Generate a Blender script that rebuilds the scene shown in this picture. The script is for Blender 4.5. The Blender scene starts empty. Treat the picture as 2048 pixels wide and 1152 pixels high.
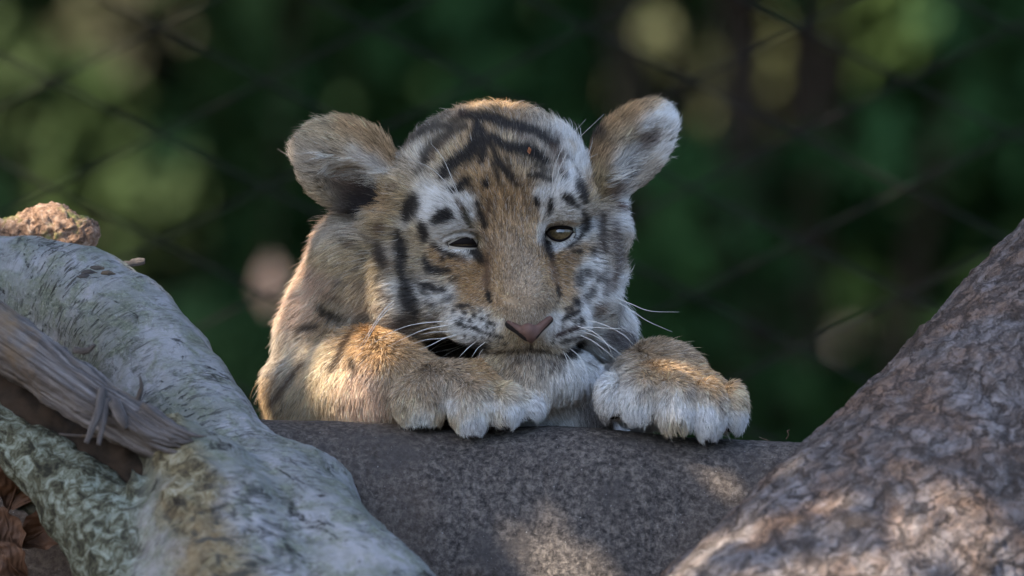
import bpy, math, time
import numpy as np
from mathutils import Vector
T0 = time.time()
rng = np.random.default_rng(7)
S = 0.00025            # metres per modelling unit (one unit is a quarter millimetre)
D = 5.0                # camera to focal subject
sc = bpy.context.scene
COL = sc.collection

# ------------------------------------------------------------------ camera, sky, sun, exposure
cam = bpy.data.cameras.new('camera'); cam_o = bpy.data.objects.new('camera', cam); COL.objects.link(cam_o)
cam_o.location = (0, -D, 0); cam_o.rotation_euler = (math.pi/2, 0, 0)
cam.sensor_width = 36; cam.lens = 36*D/(2048*S); cam.clip_start = 0.05; cam.clip_end = 2000
cam.dof.use_dof = True; cam.dof.focus_distance = D - 150*S; cam.dof.aperture_fstop = 8.2
sc.camera = cam_o
SUN_EL, SUN_AZ = math.radians(52), math.radians(-120)      # azimuth from +Y (away from camera), negative = left
SUN = np.array([math.sin(SUN_AZ)*math.cos(SUN_EL), math.cos(SUN_AZ)*math.cos(SUN_EL), math.sin(SUN_EL)])
w = bpy.data.worlds.new('World'); sc.world = w; w.use_nodes = True
wn = w.node_tree.nodes; wl = w.node_tree.links; wn.clear()
sky = wn.new('ShaderNodeTexSky'); sky.sky_type = 'NISHITA'; sky.sun_disc = False
sky.sun_elevation = SUN_EL; sky.sun_rotation = SUN_AZ
sky.air_density = 1.0; sky.dust_density = 2.5; sky.ozone_density = 1.0
bg = wn.new('ShaderNodeBackground'); bg.inputs['Strength'].default_value = 0.13
wo = wn.new('ShaderNodeOutputWorld'); wl.new(sky.outputs[0], bg.inputs[0]); wl.new(bg.outputs[0], wo.inputs[0])
sun = bpy.data.lights.new('sun', 'SUN'); sun.energy = 2.9; sun.angle = math.radians(0.5); sun.color = (1.0, 0.86, 0.68)
sun_o = bpy.data.objects.new('sun', sun); COL.objects.link(sun_o)
sun_o.rotation_euler = Vector(SUN).to_track_quat('Z', 'Y').to_euler()
sc.view_settings.view_transform = 'Standard'; sc.view_settings.look = 'None'
sc.view_settings.gamma = 1.0; sc.view_settings.use_curve_mapping = False
sc.view_settings.exposure = 2.45
sc.render.engine = 'CYCLES'
cy = sc.cycles
cy.use_denoising = True; cy.max_bounces = 6; cy.diffuse_bounces = 3; cy.glossy_bounces = 2
cy.transmission_bounces = 4; cy.transparent_max_bounces = 6; cy.use_adaptive_sampling = False
sc.cycles_curves.shape = 'RIBBONS'

# ------------------------------------------------------------------ helpers
def P(u, v, d=0.0):
    """photo position (u, v) at d units in front of the focal subject plane -> metres"""
    k = 1 - d*S/D
    return np.array([(u-1024)*S*k, -d*S, (576-v)*S*k])
def M(u, v, d=0.0):                       # the same in modelling units: x right, y towards camera, z up
    k = 1 - d*S/D
    return np.array([(u-1024)*k, d, (576-v)*k])
def uv_of(m):                             # modelling units -> photo position
    k = 1 - m[:, 1]*S/D
    return 1024 + m[:, 0]/k, 576 - m[:, 2]/k
def to_world(m):
    o = np.empty_like(m); o[:, 0] = m[:, 0]*S; o[:, 1] = -m[:, 1]*S; o[:, 2] = m[:, 2]*S
    return o
def tag(o, label=None, cat=None, group=None, kind=None):
    if label: o['label'] = label
    if cat: o['category'] = cat
    if group: o['group'] = group
    if kind: o['kind'] = kind
    return o
def empty(name, loc=(0, 0, 0)):
    o = bpy.data.objects.new(name, None); o.empty_display_size = 0.05; COL.objects.link(o); o.location = loc
    return o
def link(o, parent=None):
    COL.objects.link(o)
    if parent is not None:
        o.parent = parent
        q = parent; off = Vector((0, 0, 0))
        while q is not None:
            off += Vector(q.location); q = q.parent
        o.location = -off
    return o
def mesh_obj(name, verts, faces, mat, parent=None, smooth=True, uv=None, col=None):
    me = bpy.data.meshes.new(name)
    verts = np.asarray(verts, np.float32); faces = np.asarray(faces, np.int32)
    nf, k = faces.shape
    me.vertices.add(len(verts)); me.vertices.foreach_set('co', verts.ravel())
    me.loops.add(nf*k); me.loops.foreach_set('vertex_index', faces.ravel())
    me.polygons.add(nf); me.polygons.foreach_set('loop_start', np.arange(nf, dtype=np.int32)*k)
    me.polygons.foreach_set('use_smooth', np.full(nf, smooth))
    me.update(calc_edges=True)
    if uv is not None:
        l = me.uv_layers.new(name='UVMap'); l.data.foreach_set('uv', np.asarray(uv, np.float32)[faces.ravel()].ravel())
    if col is not None:
        a = me.attributes.new('tint', 'FLOAT_COLOR', 'POINT')
        c4 = np.ones((len(verts), 4), np.float32); c4[:, :3] = col; a.data.foreach_set('color', c4.ravel())
    if mat: me.materials.append(mat)
    me.validate()
    return link(bpy.data.objects.new(name, me), parent)

def _hash(ix, iy, iz, seed):
    h = (ix*374761393 + iy*668265263 + iz*2147483647 + seed*1274126177) & 0xffffffff
    h = ((h ^ (h >> 13))*1274126177) & 0xffffffff
    h = ((h ^ (h >> 16))*2246822519) & 0xffffffff
    return ((h ^ (h >> 15)) & 0xffffff).astype(np.float64)/0xffffff
def vnoise(p, seed=0):
    i = np.floor(p).astype(np.int64); f = p - i; f = f*f*(3-2*f)
    out = 0
    for dx in (0, 1):
        for dy in (0, 1):
            for dz in (0, 1):
                wt = (f[:, 0] if dx else 1-f[:, 0])*(f[:, 1] if dy else 1-f[:, 1])*(f[:, 2] if dz else 1-f[:, 2])
                out = out + wt*_hash(i[:, 0]+dx, i[:, 1]+dy, i[:, 2]+dz, seed)
    return out*2-1
def fbm(p, oct=4, seed=0, gain=0.5):
    a, s, t = 0, 1.0, 0
    for o in range(oct):
        a = a + s*vnoise(p*(2.03**o)+o*17.3, seed+o); t += s; s *= gain
    return a/t
def cell_f(p, seed=0):
    """Worley: nearest, second nearest distance, id hash of nearest"""
    i = np.floor(p).astype(np.int64)
    d1 = np.full(len(p), 9.0); d2 = np.full(len(p), 9.0); idv = np.zeros(len(p))
    for dx in (-1, 0, 1):
        for dy in (-1, 0, 1):
            for dz in (-1, 0, 1):
                c = i + np.array([dx, dy, dz])
                q = np.stack([c[:, k] + _hash(c[:, 0], c[:, 1], c[:, 2], seed+k*7+1) for k in range(3)], 1)
                d = np.linalg.norm(q-p, axis=1)
                near = d < d1
                d2 = np.where(near, d1, np.minimum(d2, d))
                idv = np.where(near, _hash(c[:, 0], c[:, 1], c[:, 2], seed+99), idv)
                d1 = np.where(near, d, d1)
    return d1, d2, idv
def smooth_path(pts, n):
    """Catmull-Rom through rows of pts (any number of columns), n samples"""
    p = np.asarray(pts, float); p = np.vstack([2*p[0]-p[1], p, 2*p[-1]-p[-2]])
    m = len(p)-3; t = np.linspace(0, m-1e-9, n); i = t.astype(int); f = (t-i)[:, None]
    a, b, c, d = p[i], p[i+1], p[i+2], p[i+3]
    return 0.5*((2*b) + (c-a)*f + (2*a-5*b+4*c-d)*f*f + (3*b-a-3*c+d)*f**3)

class NT:                                   # small node-tree writer
    def __init__(s, name):
        s.m = bpy.data.materials.new(name); s.m.use_nodes = True; s.t = s.m.node_tree; s.t.nodes.clear()
        s.out = s.t.nodes.new('ShaderNodeOutputMaterial')
    def n(s, typ, **kw):
        nd = s.t.nodes.new(typ)
        for k, v in kw.items():
            if k.startswith('i_'):
                key = k[2:].replace('_', ' ')
                nd.inputs[int(key) if key.isdigit() else key].default_value = v
            else: setattr(nd, k, v)
        return nd
    def l(s, a, b): s.t.links.new(a, b)
    def ramp(s, fac, stops):
        r = s.n('ShaderNodeValToRGB'); e = r.color_ramp.elements
        while len(e) < len(stops): e.new(0.5)
        for q, (pos, c) in zip(e, stops):
            q.position = pos; q.color = (*c, 1) if len(c) == 3 else c
        s.l(fac, r.inputs[0]); return r.outputs[0]
    def noise(s, vec, scale, detail=6, rough=0.6, dist=0.0):
        nd = s.n('ShaderNodeTexNoise'); nd.inputs['Scale'].default_value = scale
        nd.inputs['Detail'].default_value = detail; nd.inputs['Roughness'].default_value = rough
        nd.inputs['Distortion'].default_value = dist
        if vec is not None: s.l(vec, nd.inputs['Vector'])
        return nd.outputs[0]
    def mapping(s, vec, scale, rot=(0, 0, 0)):
        nd = s.n('ShaderNodeMapping'); nd.inputs['Scale'].default_value = scale; nd.inputs['Rotation'].default_value = rot
        s.l(vec, nd.inputs['Vector']); return nd.outputs[0]
    def mix(s, fac, a, b):
        nd = s.n('ShaderNodeMix', data_type='RGBA')
        for sock, val in ((nd.inputs[0], fac), (nd.inputs[6], a), (nd.inputs[7], b)):
            if isinstance(val, (int, float)): sock.default_value = val
            elif isinstance(val, tuple): sock.default_value = (*val, 1)
            else: s.l(val, sock)
        return nd.outputs[2]
    def math(s, op, a, b=0.0):
        nd = s.n('ShaderNodeMath', operation=op)
        for sock, val in ((nd.inputs[0], a), (nd.inputs[1], b)):
            if isinstance(val, (int, float)): sock.default_value = val
            else: s.l(val, sock)
        return nd.outputs[0]
    def bump(s, h, strength=0.5, dist=0.001, prev=None):
        nd = s.n('ShaderNodeBump'); nd.inputs['Strength'].default_value = strength; nd.inputs['Distance'].default_value = dist
        s.l(h, nd.inputs['Height'])
        if prev is not None: s.l(prev, nd.inputs['Normal'])
        return nd.outputs[0]
    def principled(s, col, rough=0.8, normal=None, spec=0.3, **kw):
        b = s.n('ShaderNodeBsdfPrincipled')
        if isinstance(col, tuple): b.inputs['Base Color'].default_value = (*col, 1)
        else: s.l(col, b.inputs['Base Color'])
        if isinstance(rough, (int, float)): b.inputs['Roughness'].default_value = rough
        else: s.l(rough, b.inputs['Roughness'])
        b.inputs['Specular IOR Level'].default_value = spec
        if normal is not None: s.l(normal, b.inputs['Normal'])
        for k, v in kw.items(): b.inputs[k.replace('_', ' ')].default_value = v
        s.l(b.outputs[0], s.out.inputs[0]); return b
    def obj(s): return s.n('ShaderNodeTexCoord').outputs['Object']
    def uvc(s): return s.n('ShaderNodeTexCoord').outputs['UV']
    def attr(s, name): return s.n('ShaderNodeAttribute', attribute_name=name).outputs['Color']

# ------------------------------------------------------------------ implicit surfaces
class Field:
    def __init__(s, lo, hi, h):
        s.lo = np.array(lo, float); s.h = h
        s.n = np.ceil((np.array(hi)-s.lo)/h).astype(int)+1
        s.F = np.full(s.n, 200.0, np.float32)
        s.ax = [s.lo[k] + h*np.arange(s.n[k]) for k in range(3)]
    def _box(s, lo, hi):
        a = np.clip(np.floor((np.array(lo)-s.lo)/s.h).astype(int), 0, s.n)
        b = np.clip(np.ceil((np.array(hi)-s.lo)/s.h).astype(int)+1, 0, s.n)
        sl = tuple(slice(a[k], b[k]) for k in range(3))
        X = s.ax[0][sl[0]][:, None, None].astype(np.float32); Y = s.ax[1][sl[1]][None, :, None].astype(np.float32)
        Z = s.ax[2][sl[2]][None, None, :].astype(np.float32)
        return sl, X, Y, Z
    def put(s, prim, k=30, op='add', m=110):
        lo, hi = prim_box(prim)
        sl, X, Y, Z = s._box(lo-m, hi+m)
        dd = prim_sdf(prim, X, Y, Z); A = s.F[sl]
        if op == 'add':
            h = np.clip(0.5+0.5*(A-dd)/k, 0, 1); s.F[sl] = A*(1-h)+dd*h - k*h*(1-h)
        else:
            h = np.clip(0.5-0.5*(A+dd)/k, 0, 1); s.F[sl] = A*(1-h)-dd*h + k*h*(1-h)
    def front(s, u, v):
        """depth of the first surface seen at photo position (u, v)"""
        ds = np.arange(s.ax[1][-1], s.ax[1][0], -1.0)
        pts = np.stack([M(u, v, d) for d in ds]); f = s.at(pts)
        i = np.argmax(f < 0)
        return ds[i]
    def at(s, p):
        g = (p - s.lo)/s.h; i = np.clip(np.floor(g).astype(int), 0, s.n-2); f = g-i; out = 0
        for dx in (0, 1):
            for dy in (0, 1):
                for dz in (0, 1):
                    wt = (f[:, 0] if dx else 1-f[:, 0])*(f[:, 1] if dy else 1-f[:, 1])*(f[:, 2] if dz else 1-f[:, 2])
                    out = out + wt*s.F[i[:, 0]+dx, i[:, 1]+dy, i[:, 2]+dz]
        return out
    def mesh(s):
        F = s.F; I = F < 0
        nx, ny, nz = F.shape
        c = np.zeros((nx-1, ny-1, nz-1), np.int8)
        for dx in (0, 1):
            for dy in (0, 1):
                for dz in (0, 1): c += I[dx:nx-1+dx, dy:ny-1+dy, dz:nz-1+dz]
        act = (c > 0) & (c < 8)
        ci = np.argwhere(act); idx = np.full(act.shape, -1, np.int64); idx[act] = np.arange(len(ci))
        corner = lambda o: F[ci[:, 0]+o[0], ci[:, 1]+o[1], ci[:, 2]+o[2]].astype(np.float64)
        sm = np.zeros((len(ci), 3)); cnt = np.zeros(len(ci))
        cs = [(a, b, d) for a in (0, 1) for b in (0, 1) for d in (0, 1)]; cv = {o: corner(o) for o in cs}
        for o in cs:
            for k in range(3):
                if o[k] == 0:
                    o2 = list(o); o2[k] = 1; o2 = tuple(o2); a, b = cv[o], cv[o2]; x = (a < 0) != (b < 0)
                    t = np.where(x, a/np.where(a-b == 0, 1, a-b), 0)
                    p = np.tile(np.array(o, float), (len(ci), 1)); p[:, k] = t
                    sm += p*x[:, None]; cnt += x
        V = s.lo + s.h*(ci + sm/cnt[:, None])
        Q = []
        for k in range(3):
            a, b = [j for j in range(3) if j != k]
            sl0 = [slice(1, -1)]*3; sl1 = [slice(1, -1)]*3
            sl0[k] = slice(0, -1); sl1[k] = slice(1, None)
            A = I[tuple(sl0)]; B = I[tuple(sl1)]
            e = np.argwhere(A != B)
            flip = A[tuple(e.T)]
            off = np.array([1, 1, 1]); off[k] = 0; e = e + off
            def cell(da, db):
                q = e.copy(); q[:, a] -= da; q[:, b] -= db; return idx[q[:, 0], q[:, 1], q[:, 2]]
            q = np.stack([cell(1, 1), cell(0, 1), cell(0, 0), cell(1, 0)], 1)
            if k == 1: flip = ~flip
            q[~flip] = q[~flip][:, ::-1]
            Q.append(q)
        return V, np.vstack(Q)
def E(u, v, d, ru, rv, rd, roll=0, yaw=0, pitch=0):
    """ellipsoid; roll turns it in the picture plane (degrees, anticlockwise), yaw about the vertical, pitch about the horizontal"""
    r, y, p = (math.radians(q) for q in (roll, yaw, pitch))
    Rr = np.array([[math.cos(r), 0, -math.sin(r)], [0, 1, 0], [math.sin(r), 0, math.cos(r)]])
    Ry = np.array([[math.cos(y), -math.sin(y), 0], [math.sin(y), math.cos(y), 0], [0, 0, 1]])
    Rp = np.array([[1, 0, 0], [0, math.cos(p), -math.sin(p)], [0, math.sin(p), math.cos(p)]])
    return ('E', M(u, v, d), np.array([ru, rd, rv], float), Rr@Ry@Rp)
def C(a, b, ra, rb): return ('C', M(*a), M(*b), ra, rb)
def prim_box(p):
    if p[0] == 'E':
        m = max(p[2]); return p[1]-m, p[1]+m
    m = max(p[3], p[4]); return np.minimum(p[1], p[2])-m, np.maximum(p[1], p[2])+m
def prim_sdf(p, X, Y, Z):
    if p[0] == 'E':
        c, r, R = p[1:]
        dx, dy, dz = X-c[0], Y-c[1], Z-c[2]
        q = [R[0, j]*dx + R[1, j]*dy + R[2, j]*dz for j in range(3)]
        k0 = np.sqrt(sum((q[j]/r[j])**2 for j in range(3))); k1 = np.sqrt(sum((q[j]/r[j]**2)**2 for j in range(3)))
        return k0*(k0-1)/np.maximum(k1, 1e-6)
    a, b, ra, rb = p[1:]; ab = b-a; L = ab@ab
    t = np.clip(((X-a[0])*ab[0]+(Y-a[1])*ab[1]+(Z-a[2])*ab[2])/L, 0, 1)
    return np.sqrt((X-a[0]-t*ab[0])**2+(Y-a[1]-t*ab[1])**2+(Z-a[2]-t*ab[2])**2) - (ra+(rb-ra)*t)

# ================================================================== SETTING
# sunlit gaps in the canopy: places (u, v, d, radius) that the sun reaches, everything else lies in leaf shade
GAPS = [(655,500,-150,18),(632,545,-150,18),(612,600,-150,20),(585,650,-140,20),(560,700,-130,20),(532,750,-130,20),(508,800,-130,20),
        (745,668,None,22),(725,700,None,28),(706,738,None,30),(690,775,None,30),(676,812,None,28),(650,800,None,16),
        (1312,730,None,11),(1345,736,None,13),(1380,750,None,13),(1415,766,None,11),(1450,782,None,9),
        (965,206,20,20),(1005,204,20,16),
        (1085,1128,'rock',26),(1150,1118,'rock',30),(1225,1128,'rock',26),(1400,1012,'rock',24),(1440,960,'rock',18),(1340,1060,'rock',12),(1390,930,'rock',2),
        (1362,1128,'log',34),(1420,1085,'log',30),(1490,1055,'log',16),(1840,1070,'log',26),(1760,1120,'log',20),(1930,1015,'log',26),(1690,1150,'log',34),(1590,1150,'log',26),(1562,930,'log',3),(1960,1110,'log',22),(1660,1000,'log',3),
        (110,440,-160,26),(50,440,-160,22)]
# ---- ground
def ground_mat():
    t = NT('soil'); o = t.obj()
    n = t.noise(o, 3, 8); n2 = t.noise(o, 40, 6)
    c = t.ramp(n, [(0.3, (0.03, 0.022, 0.014)), (0.5, (0.06, 0.045, 0.028)), (0.7, (0.05, 0.055, 0.022))])
    t.principled(c, 0.95, t.bump(n2, 0.8, 0.02)); return t.m
GZ = -0.92
gx = np.concatenate([-np.geomspace(600, 4, 14), np.linspace(-3.5, 3.5, 57), np.geomspace(4, 600, 14)])
gy = np.concatenate([-np.geomspace(600, 4, 14), np.linspace(-3.5, 3.5, 57), np.geomspace(4, 600, 14)])
XX, YY = np.meshgrid(gx, gy, indexing='ij')
pp = np.stack([XX.ravel(), YY.ravel(), 0*XX.ravel()], 1)
zz = GZ + 0.05*fbm(pp*0.9, 3, 3)
def grid_faces(a, b, wrap=False):
    i, j = np.meshgrid(np.arange(a-1), np.arange(b if wrap else b-1), indexing='ij'); j2 = (j+1) % b
    return np.stack([i*b+j, (i+1)*b+j, (i+1)*b+j2, i*b+j2], -1).reshape(-1, 4)
pp[:, 2] = zz
tag(mesh_obj('ground', pp, grid_faces(len(gx), len(gy)), ground_mat()), kind='structure')

# ---- boulder the cub rests on
def rock_crest(u):
    return np.interp(u, [-1600, 300, 530, 760, 900, 1000, 1100, 1200, 1350, 1500, 1640, 1900, 2400, 3600],
                        [1180, 850, 838, 843, 852, 853, 850, 855, 872, 879, 886, 905, 990, 1350])
def rock_mat():
    t = NT('weathered_rock'); o = t.obj()
    n = t.noise(o, 28, 8, 0.62); f = t.noise(o, 330, 9, 0.74, 0.3); g = t.noise(o, 900, 5, 0.7)
    big = t.noise(o, 9, 4, 0.5)
    c = t.ramp(f, [(0.38, (0.032, 0.028, 0.027)), (0.5, (0.12, 0.103, 0.094)), (0.63, (0.27, 0.235, 0.205))])
    c2 = t.mix(t.ramp(big, [(0.42, (0, 0, 0)), (0.62, (1, 1, 1))]), c, t.mix(0.5, c, (0.17, 0.125, 0.095)))
    c3 = t.mix(t.ramp(n, [(0.52, (0, 0, 0)), (0.66, (0.7, 0.7, 0.7))]), c2, (0.085, 0.076, 0.074))
    spark = t.ramp(t.noise(o, 900, 1, 0.4), [(0.76, (0, 0, 0)), (0.80, (1, 1, 1))])
    c4 = t.mix(spark, c3, (0.42, 0.40, 0.38))
    b = t.bump(t.noise(o, 130, 6, 0.65), 0.7, 0.006); b = t.bump(f, 1.0, 0.0045, b); b = t.bump(g, 0.5, 0.0008, b)
    t.principled(c4, 0.82, b, 0.35); return t.m
na, nb = 560, 330
uu = np.concatenate([np.linspace(-1600, 380, 60), np.linspace(390, 1800, 440), np.linspace(1830, 3600, 60)]); na = len(uu)
prof = np.array([[-3200, 3000], [-2300, 2500], [-1500, 420], [-1100, 210], [-500, 130], [-120, 45], [30, 8], [90, 0], [150, 8], [205, 40], [245, 100], [285, 210], [325, 400], [420, 1000], [620, 2200], [900, 3300]])
sp = smooth_path(prof, 1500); seg = np.r_[0, np.cumsum(np.linalg.norm(np.diff(sp, axis=0), axis=1))]
kk = np.concatenate([np.linspace(0, 3900, 60), np.linspace(3960, 5200, 400)[:-1], np.linspace(5200, seg[-1], 40)]); kk = kk[kk <= seg[-1]]
pd = np.interp(kk, seg, sp[:, 0]); pv = np.interp(kk, seg, sp[:, 1]); nb = len(kk)
UU, _ = np.meshgrid(uu, pd, indexing='ij')
DD = np.tile(pd, (na, 1)) + 40*np.sin(UU/700) + np.interp(UU, [-1600, -900, 2600, 3600], [-900, 0, 0, -900])*0.6
VV = rock_crest(UU) + np.tile(pv, (na, 1))
rv = np.stack([(UU-1024).ravel(), DD.ravel(), (576-VV).ravel()], 1)
_n = rv*1.0
low = fbm(_n/260, 3, 11)*16; mid = fbm(_n/60, 4, 5)*4.5; fine = fbm(_n/9, 3, 21)*2.2
crestfade = np.clip(np.abs(np.tile(kk, (na, 1)).ravel()-np.interp(90, pd, kk))/200, 0.15, 1)
rv[:, 1] += low*crestfade + mid*1.5 + fine*1.3; rv[:, 2] += (low*0.3*crestfade + mid*0.6 + fine*0.8)
ROCK_V = rv.copy()
boulder = mesh_obj('boulder', to_world(rv), grid_faces(na, nb)[:, ::-1], rock_mat())
tag(boulder, 'smooth grey-brown boulder under the tiger cub\'s paws, patched with sunlight', 'boulder')

# ---- tubes: logs, branches, twigs
def tube(path, nseg, nring, disp=None, cap=True, flat=None):
    """path rows (u, v, d, r) in photo units -> vertices in modelling units, uv (around, along), normals"""
    sp = smooth_path(path, nring)
    c = np.stack([M(*q[:3]) for q in sp]); r = sp[:, 3]
    tg = np.gradient(c, axis=0); tg /= np.linalg.norm(tg, axis=1)[:, None]
    ref = np.array([0.0, 1.0, 0.0])
    n1 = ref - (tg@ref)[:, None]*tg; n1 /= np.linalg.norm(n1, axis=1)[:, None]; n2 = np.cross(tg, n1)
    th = np.linspace(0, 2*math.pi, nseg, endpoint=False)
    N = (np.cos(th)[None, :, None]*n1[:, None] + np.sin(th)[None, :, None]*n2[:, None])
    al = np.r_[0, np.cumsum(np.linalg.norm(np.diff(c, axis=0), axis=1))]
    rr = np.repeat(r[:, None], nseg, 1)
    AL = np.repeat(al[:, None], nseg, 1); TH = np.repeat(th[None], nring, 0)
    V = c[:, None] + N*rr[..., None]
    if disp is not None:
        q = disp(V.reshape(-1, 3), AL.ravel(), TH.ravel(), rr.ravel()).reshape(nring, nseg)
        V = V + N*q[..., None]
    uv = np.stack([TH*np.mean(r)*S, AL*S], -1).reshape(-1, 2)
    F = grid_faces(nring, nseg, True)
    V = V.reshape(-1, 3)
    if cap:
        a = len(V); V = np.vstack([V, V[:nseg].mean(0), V[-nseg:].mean(0)]); uv = np.vstack([uv, [0, 0], [0, al[-1]*S]])
        j = np.arange(nseg); j2 = (j+1) % nseg; e = (nring-1)*nseg
        F = np.vstack([F, np.stack([np.full(nseg, a), j, j2, j2], 1), np.stack([np.full(nseg, a+1), e+j2, e+j, e+j], 1)])
    return V, F, uv
def fix_tris(F): return F
def tube_obj(name, path, nseg, nring, mat, parent=None, disp=None, cap=True):
    V, F, uv = tube(path, nseg, nring, disp, cap)
    deg = F[:, 2] == F[:, 3]
    o = mesh_obj2(name, to_world(V), F[~deg], F[deg][:, :3], mat, parent, uv)
    return o
def mesh_obj2(name, verts, quads, tris, mat, parent, uv=None, smooth=True, col=None):
    me = bpy.data.meshes.new(name)
    me.vertices.add(len(verts)); me.vertices.foreach_set('co', np.asarray(verts, np.float32).ravel())
    li = np.concatenate([np.asarray(quads, np.int32).ravel(), np.asarray(tris, np.int32).ravel()])
    me.loops.add(len(li)); me.loops.foreach_set('vertex_index', li)
    ls = np.concatenate([np.arange(len(quads))*4, len(quads)*4+np.arange(len(tris))*3]).astype(np.int32)
    me.polygons.add(len(ls)); me.polygons.foreach_set('loop_start', ls)
    me.polygons.foreach_set('use_smooth', np.full(len(ls), smooth)); me.update(calc_edges=True)
    if uv is not None:
        l = me.uv_layers.new(name='UVMap'); l.data.foreach_set('uv', np.asarray(uv, np.float32)[li].ravel())
    if col is not None:
        a = me.attributes.new('tint', 'FLOAT_COLOR', 'POINT'); c4 = np.ones((len(verts), 4), np.float32); c4[:, :3] = col
        a.data.foreach_set('color', c4.ravel())
    me.materials.append(mat); me.validate()
    return link(bpy.data.objects.new(name, me), parent)

def grey_wood_mat():
    t = NT('weathered_grey_wood'); uv = t.uvc(); o = t.obj()
    str_ = t.noise(t.mapping(uv, (420, 26, 1)), 1.0, 6, 0.7, 0.4); big = t.noise(o, 35, 5, 0.6)
    c = t.ramp(str_, [(0.32, (0.02, 0.017, 0.016)), (0.48, (0.09, 0.078, 0.073)), (0.6, (0.16, 0.145, 0.14)), (0.74, (0.28, 0.262, 0.262))])
    c = t.mix(t.ramp(big, [(0.5, (0, 0, 0)), (0.68, (0.8, 0.8, 0.8))]), c, (0.17, 0.115, 0.065))
    t.principled(c, 0.8, t.bump(str_, 0.8, 0.002), 0.25); return t.m
def orange_rot_mat():
    t = NT('rotten_wood'); o = t.obj()
    mid = t.noise(o, 200, 7, 0.7, 0.8); big = t.noise(o, 45, 4, 0.6)
    c = t.ramp(mid, [(0.35, (0.05, 0.033, 0.025)), (0.5, (0.22, 0.135, 0.09)), (0.65, (0.36, 0.27, 0.205))])
    c = t.mix(t.ramp(big, [(0.5, (0, 0, 0)), (0.6, (0.9, 0.9, 0.9))]), c, (0.12, 0.15, 0.04))
    t.principled(c, 0.9, t.bump(mid, 0.9, 0.003), 0.2); return t.m
def scaly_mat():
    t = NT('scaly_bark'); o = t.obj(); cc = t.attr('tint'); uv = t.uvc()
    wob = t.noise(o, 55, 5, 0.65); wv = t.n('ShaderNodeVectorMath', operation='MULTIPLY_ADD')
    wc = t.n('ShaderNodeCombineXYZ'); t.l(wob, wc.inputs[0]); t.l(t.noise(o, 43, 5, 0.65), wc.inputs[1])
    t.l(wc.outputs[0], wv.inputs[0]); wv.inputs[1].default_value = (0.035, 0.05, 0); t.l(uv, wv.inputs[2])
    def cracks(sx, sy, wid):
        v = t.n('ShaderNodeTexVoronoi', feature='DISTANCE_TO_EDGE'); t.l(t.mapping(wv.outputs[0], (sx, sy, 1)), v.inputs['Vector']); v.inputs['Scale'].default_value = 1.0
        return t.ramp(v.outputs['Distance'], [(0.0, (1, 1, 1)), (wid, (0, 0, 0))])
    c1 = cracks(70, 30, 0.09); c2 = cracks(190, 85, 0.14)
    mid = t.noise(t.mapping(uv, (150, 60, 1)), 1.0, 8, 0.72, 0.8); fine = t.noise(o, 800, 5, 0.75); big = t.noise(o, 18, 5, 0.6, 0.5)
    c = t.ramp(mid, [(0.33, (0.08, 0.066, 0.062)), (0.46, (0.20, 0.172, 0.166)), (0.58, (0.30, 0.272, 0.27)), (0.72, (0.44, 0.41, 0.41))])
    c = t.mix(0.35, c, cc)
    c = t.mix(t.ramp(big, [(0.45, (0, 0, 0)), (0.60, (0.75, 0.75, 0.75))]), c, t.ramp(fine, [(0.35, (0.11, 0.062, 0.042)), (0.65, (0.33, 0.205, 0.135))]))
    c = t.mix(t.math('MULTIPLY', c1, 0.8), c, (0.035, 0.026, 0.022)); c = t.mix(t.math('MULTIPLY', c2, 0.55), c, (0.05, 0.038, 0.033))
    h = t.math('SUBTRACT', t.math('MULTIPLY', mid, 1.6), t.math('ADD', c1, t.math('MULTIPLY', c2, 0.5)))
    b = t.bump(h, 0.9, 0.004); b = t.bump(fine, 0.6, 0.0012, b)
    t.principled(c, 0.85, b, 0.25); return t.m
GREY, ROT, SCALY = grey_wood_mat(), orange_rot_mat(), scaly_mat()

def lumpy(a1, s1, a2=0, s2=1, a3=0, s3=1, seed=0):
    def f(V, AL, TH, R):
        return a1*fbm(V/s1, 3, seed) + a2*fbm(V/s2, 3, seed+9) + a3*fbm(V/s3, 3, seed+17)
    return f
# left log: trunk, limb and knob grow out of one implicit surface, then are cut into parts
left = empty('fallen_log', P(300, 1500, 500))
tag(left, 'thick pale grey-green lichened log leaning in from the left, with broken orange top', 'log')
AXIS = [(-300, 560, -170, 110), (-80, 588, -140, 122), (60, 600, -110, 130), (150, 625, -60, 133), (237, 676, 20, 130), (296, 747, 110, 128), (348, 820, 210, 127), (393, 890, 310, 130), (450, 975, 400, 142), (560, 1115, 560, 188), (690, 1300, 750, 225), (1000, 1800, 1150, 260)]
LIMB = [(-260, 665, 330, 44), (-120, 760, 390, 46), (-20, 845, 430, 50), (80, 922, 480, 60), (170, 1010, 550, 80), (260, 1110, 640, 110), (350, 1280, 780, 130)]
MIDW = [(352, 905, 560, 74), (400, 985, 610, 112), (430, 1090, 690, 150), (470, 1230, 790, 190), (560, 1480, 950, 240)]
KNOB = [('E',) + E(612, 985, 420, 112, 84, 100, roll=-32)[1:], E(560, 1010, 440, 120, 120, 120)]
SPIKE = [(300, 1100, 650, 44), (288, 1030, 655, 34), (276, 975, 655, 22), (264, 940, 655, 7)]
lf = Field((-1340, -330, -900), (60, 1120, 190), 7.0)
def put_path(f, rows, k):
    for a, b in zip(rows[:-1], rows[1:]): f.put(C(a[:3], b[:3], a[3], b[3]), k)
put_path(lf, AXIS, 12); put_path(lf, MIDW, 34); put_path(lf, LIMB, 26); put_path(lf, SPIKE, 12)
for p in KNOB: lf.put(p, 30)
LV, LQ = lf.mesh()
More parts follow.
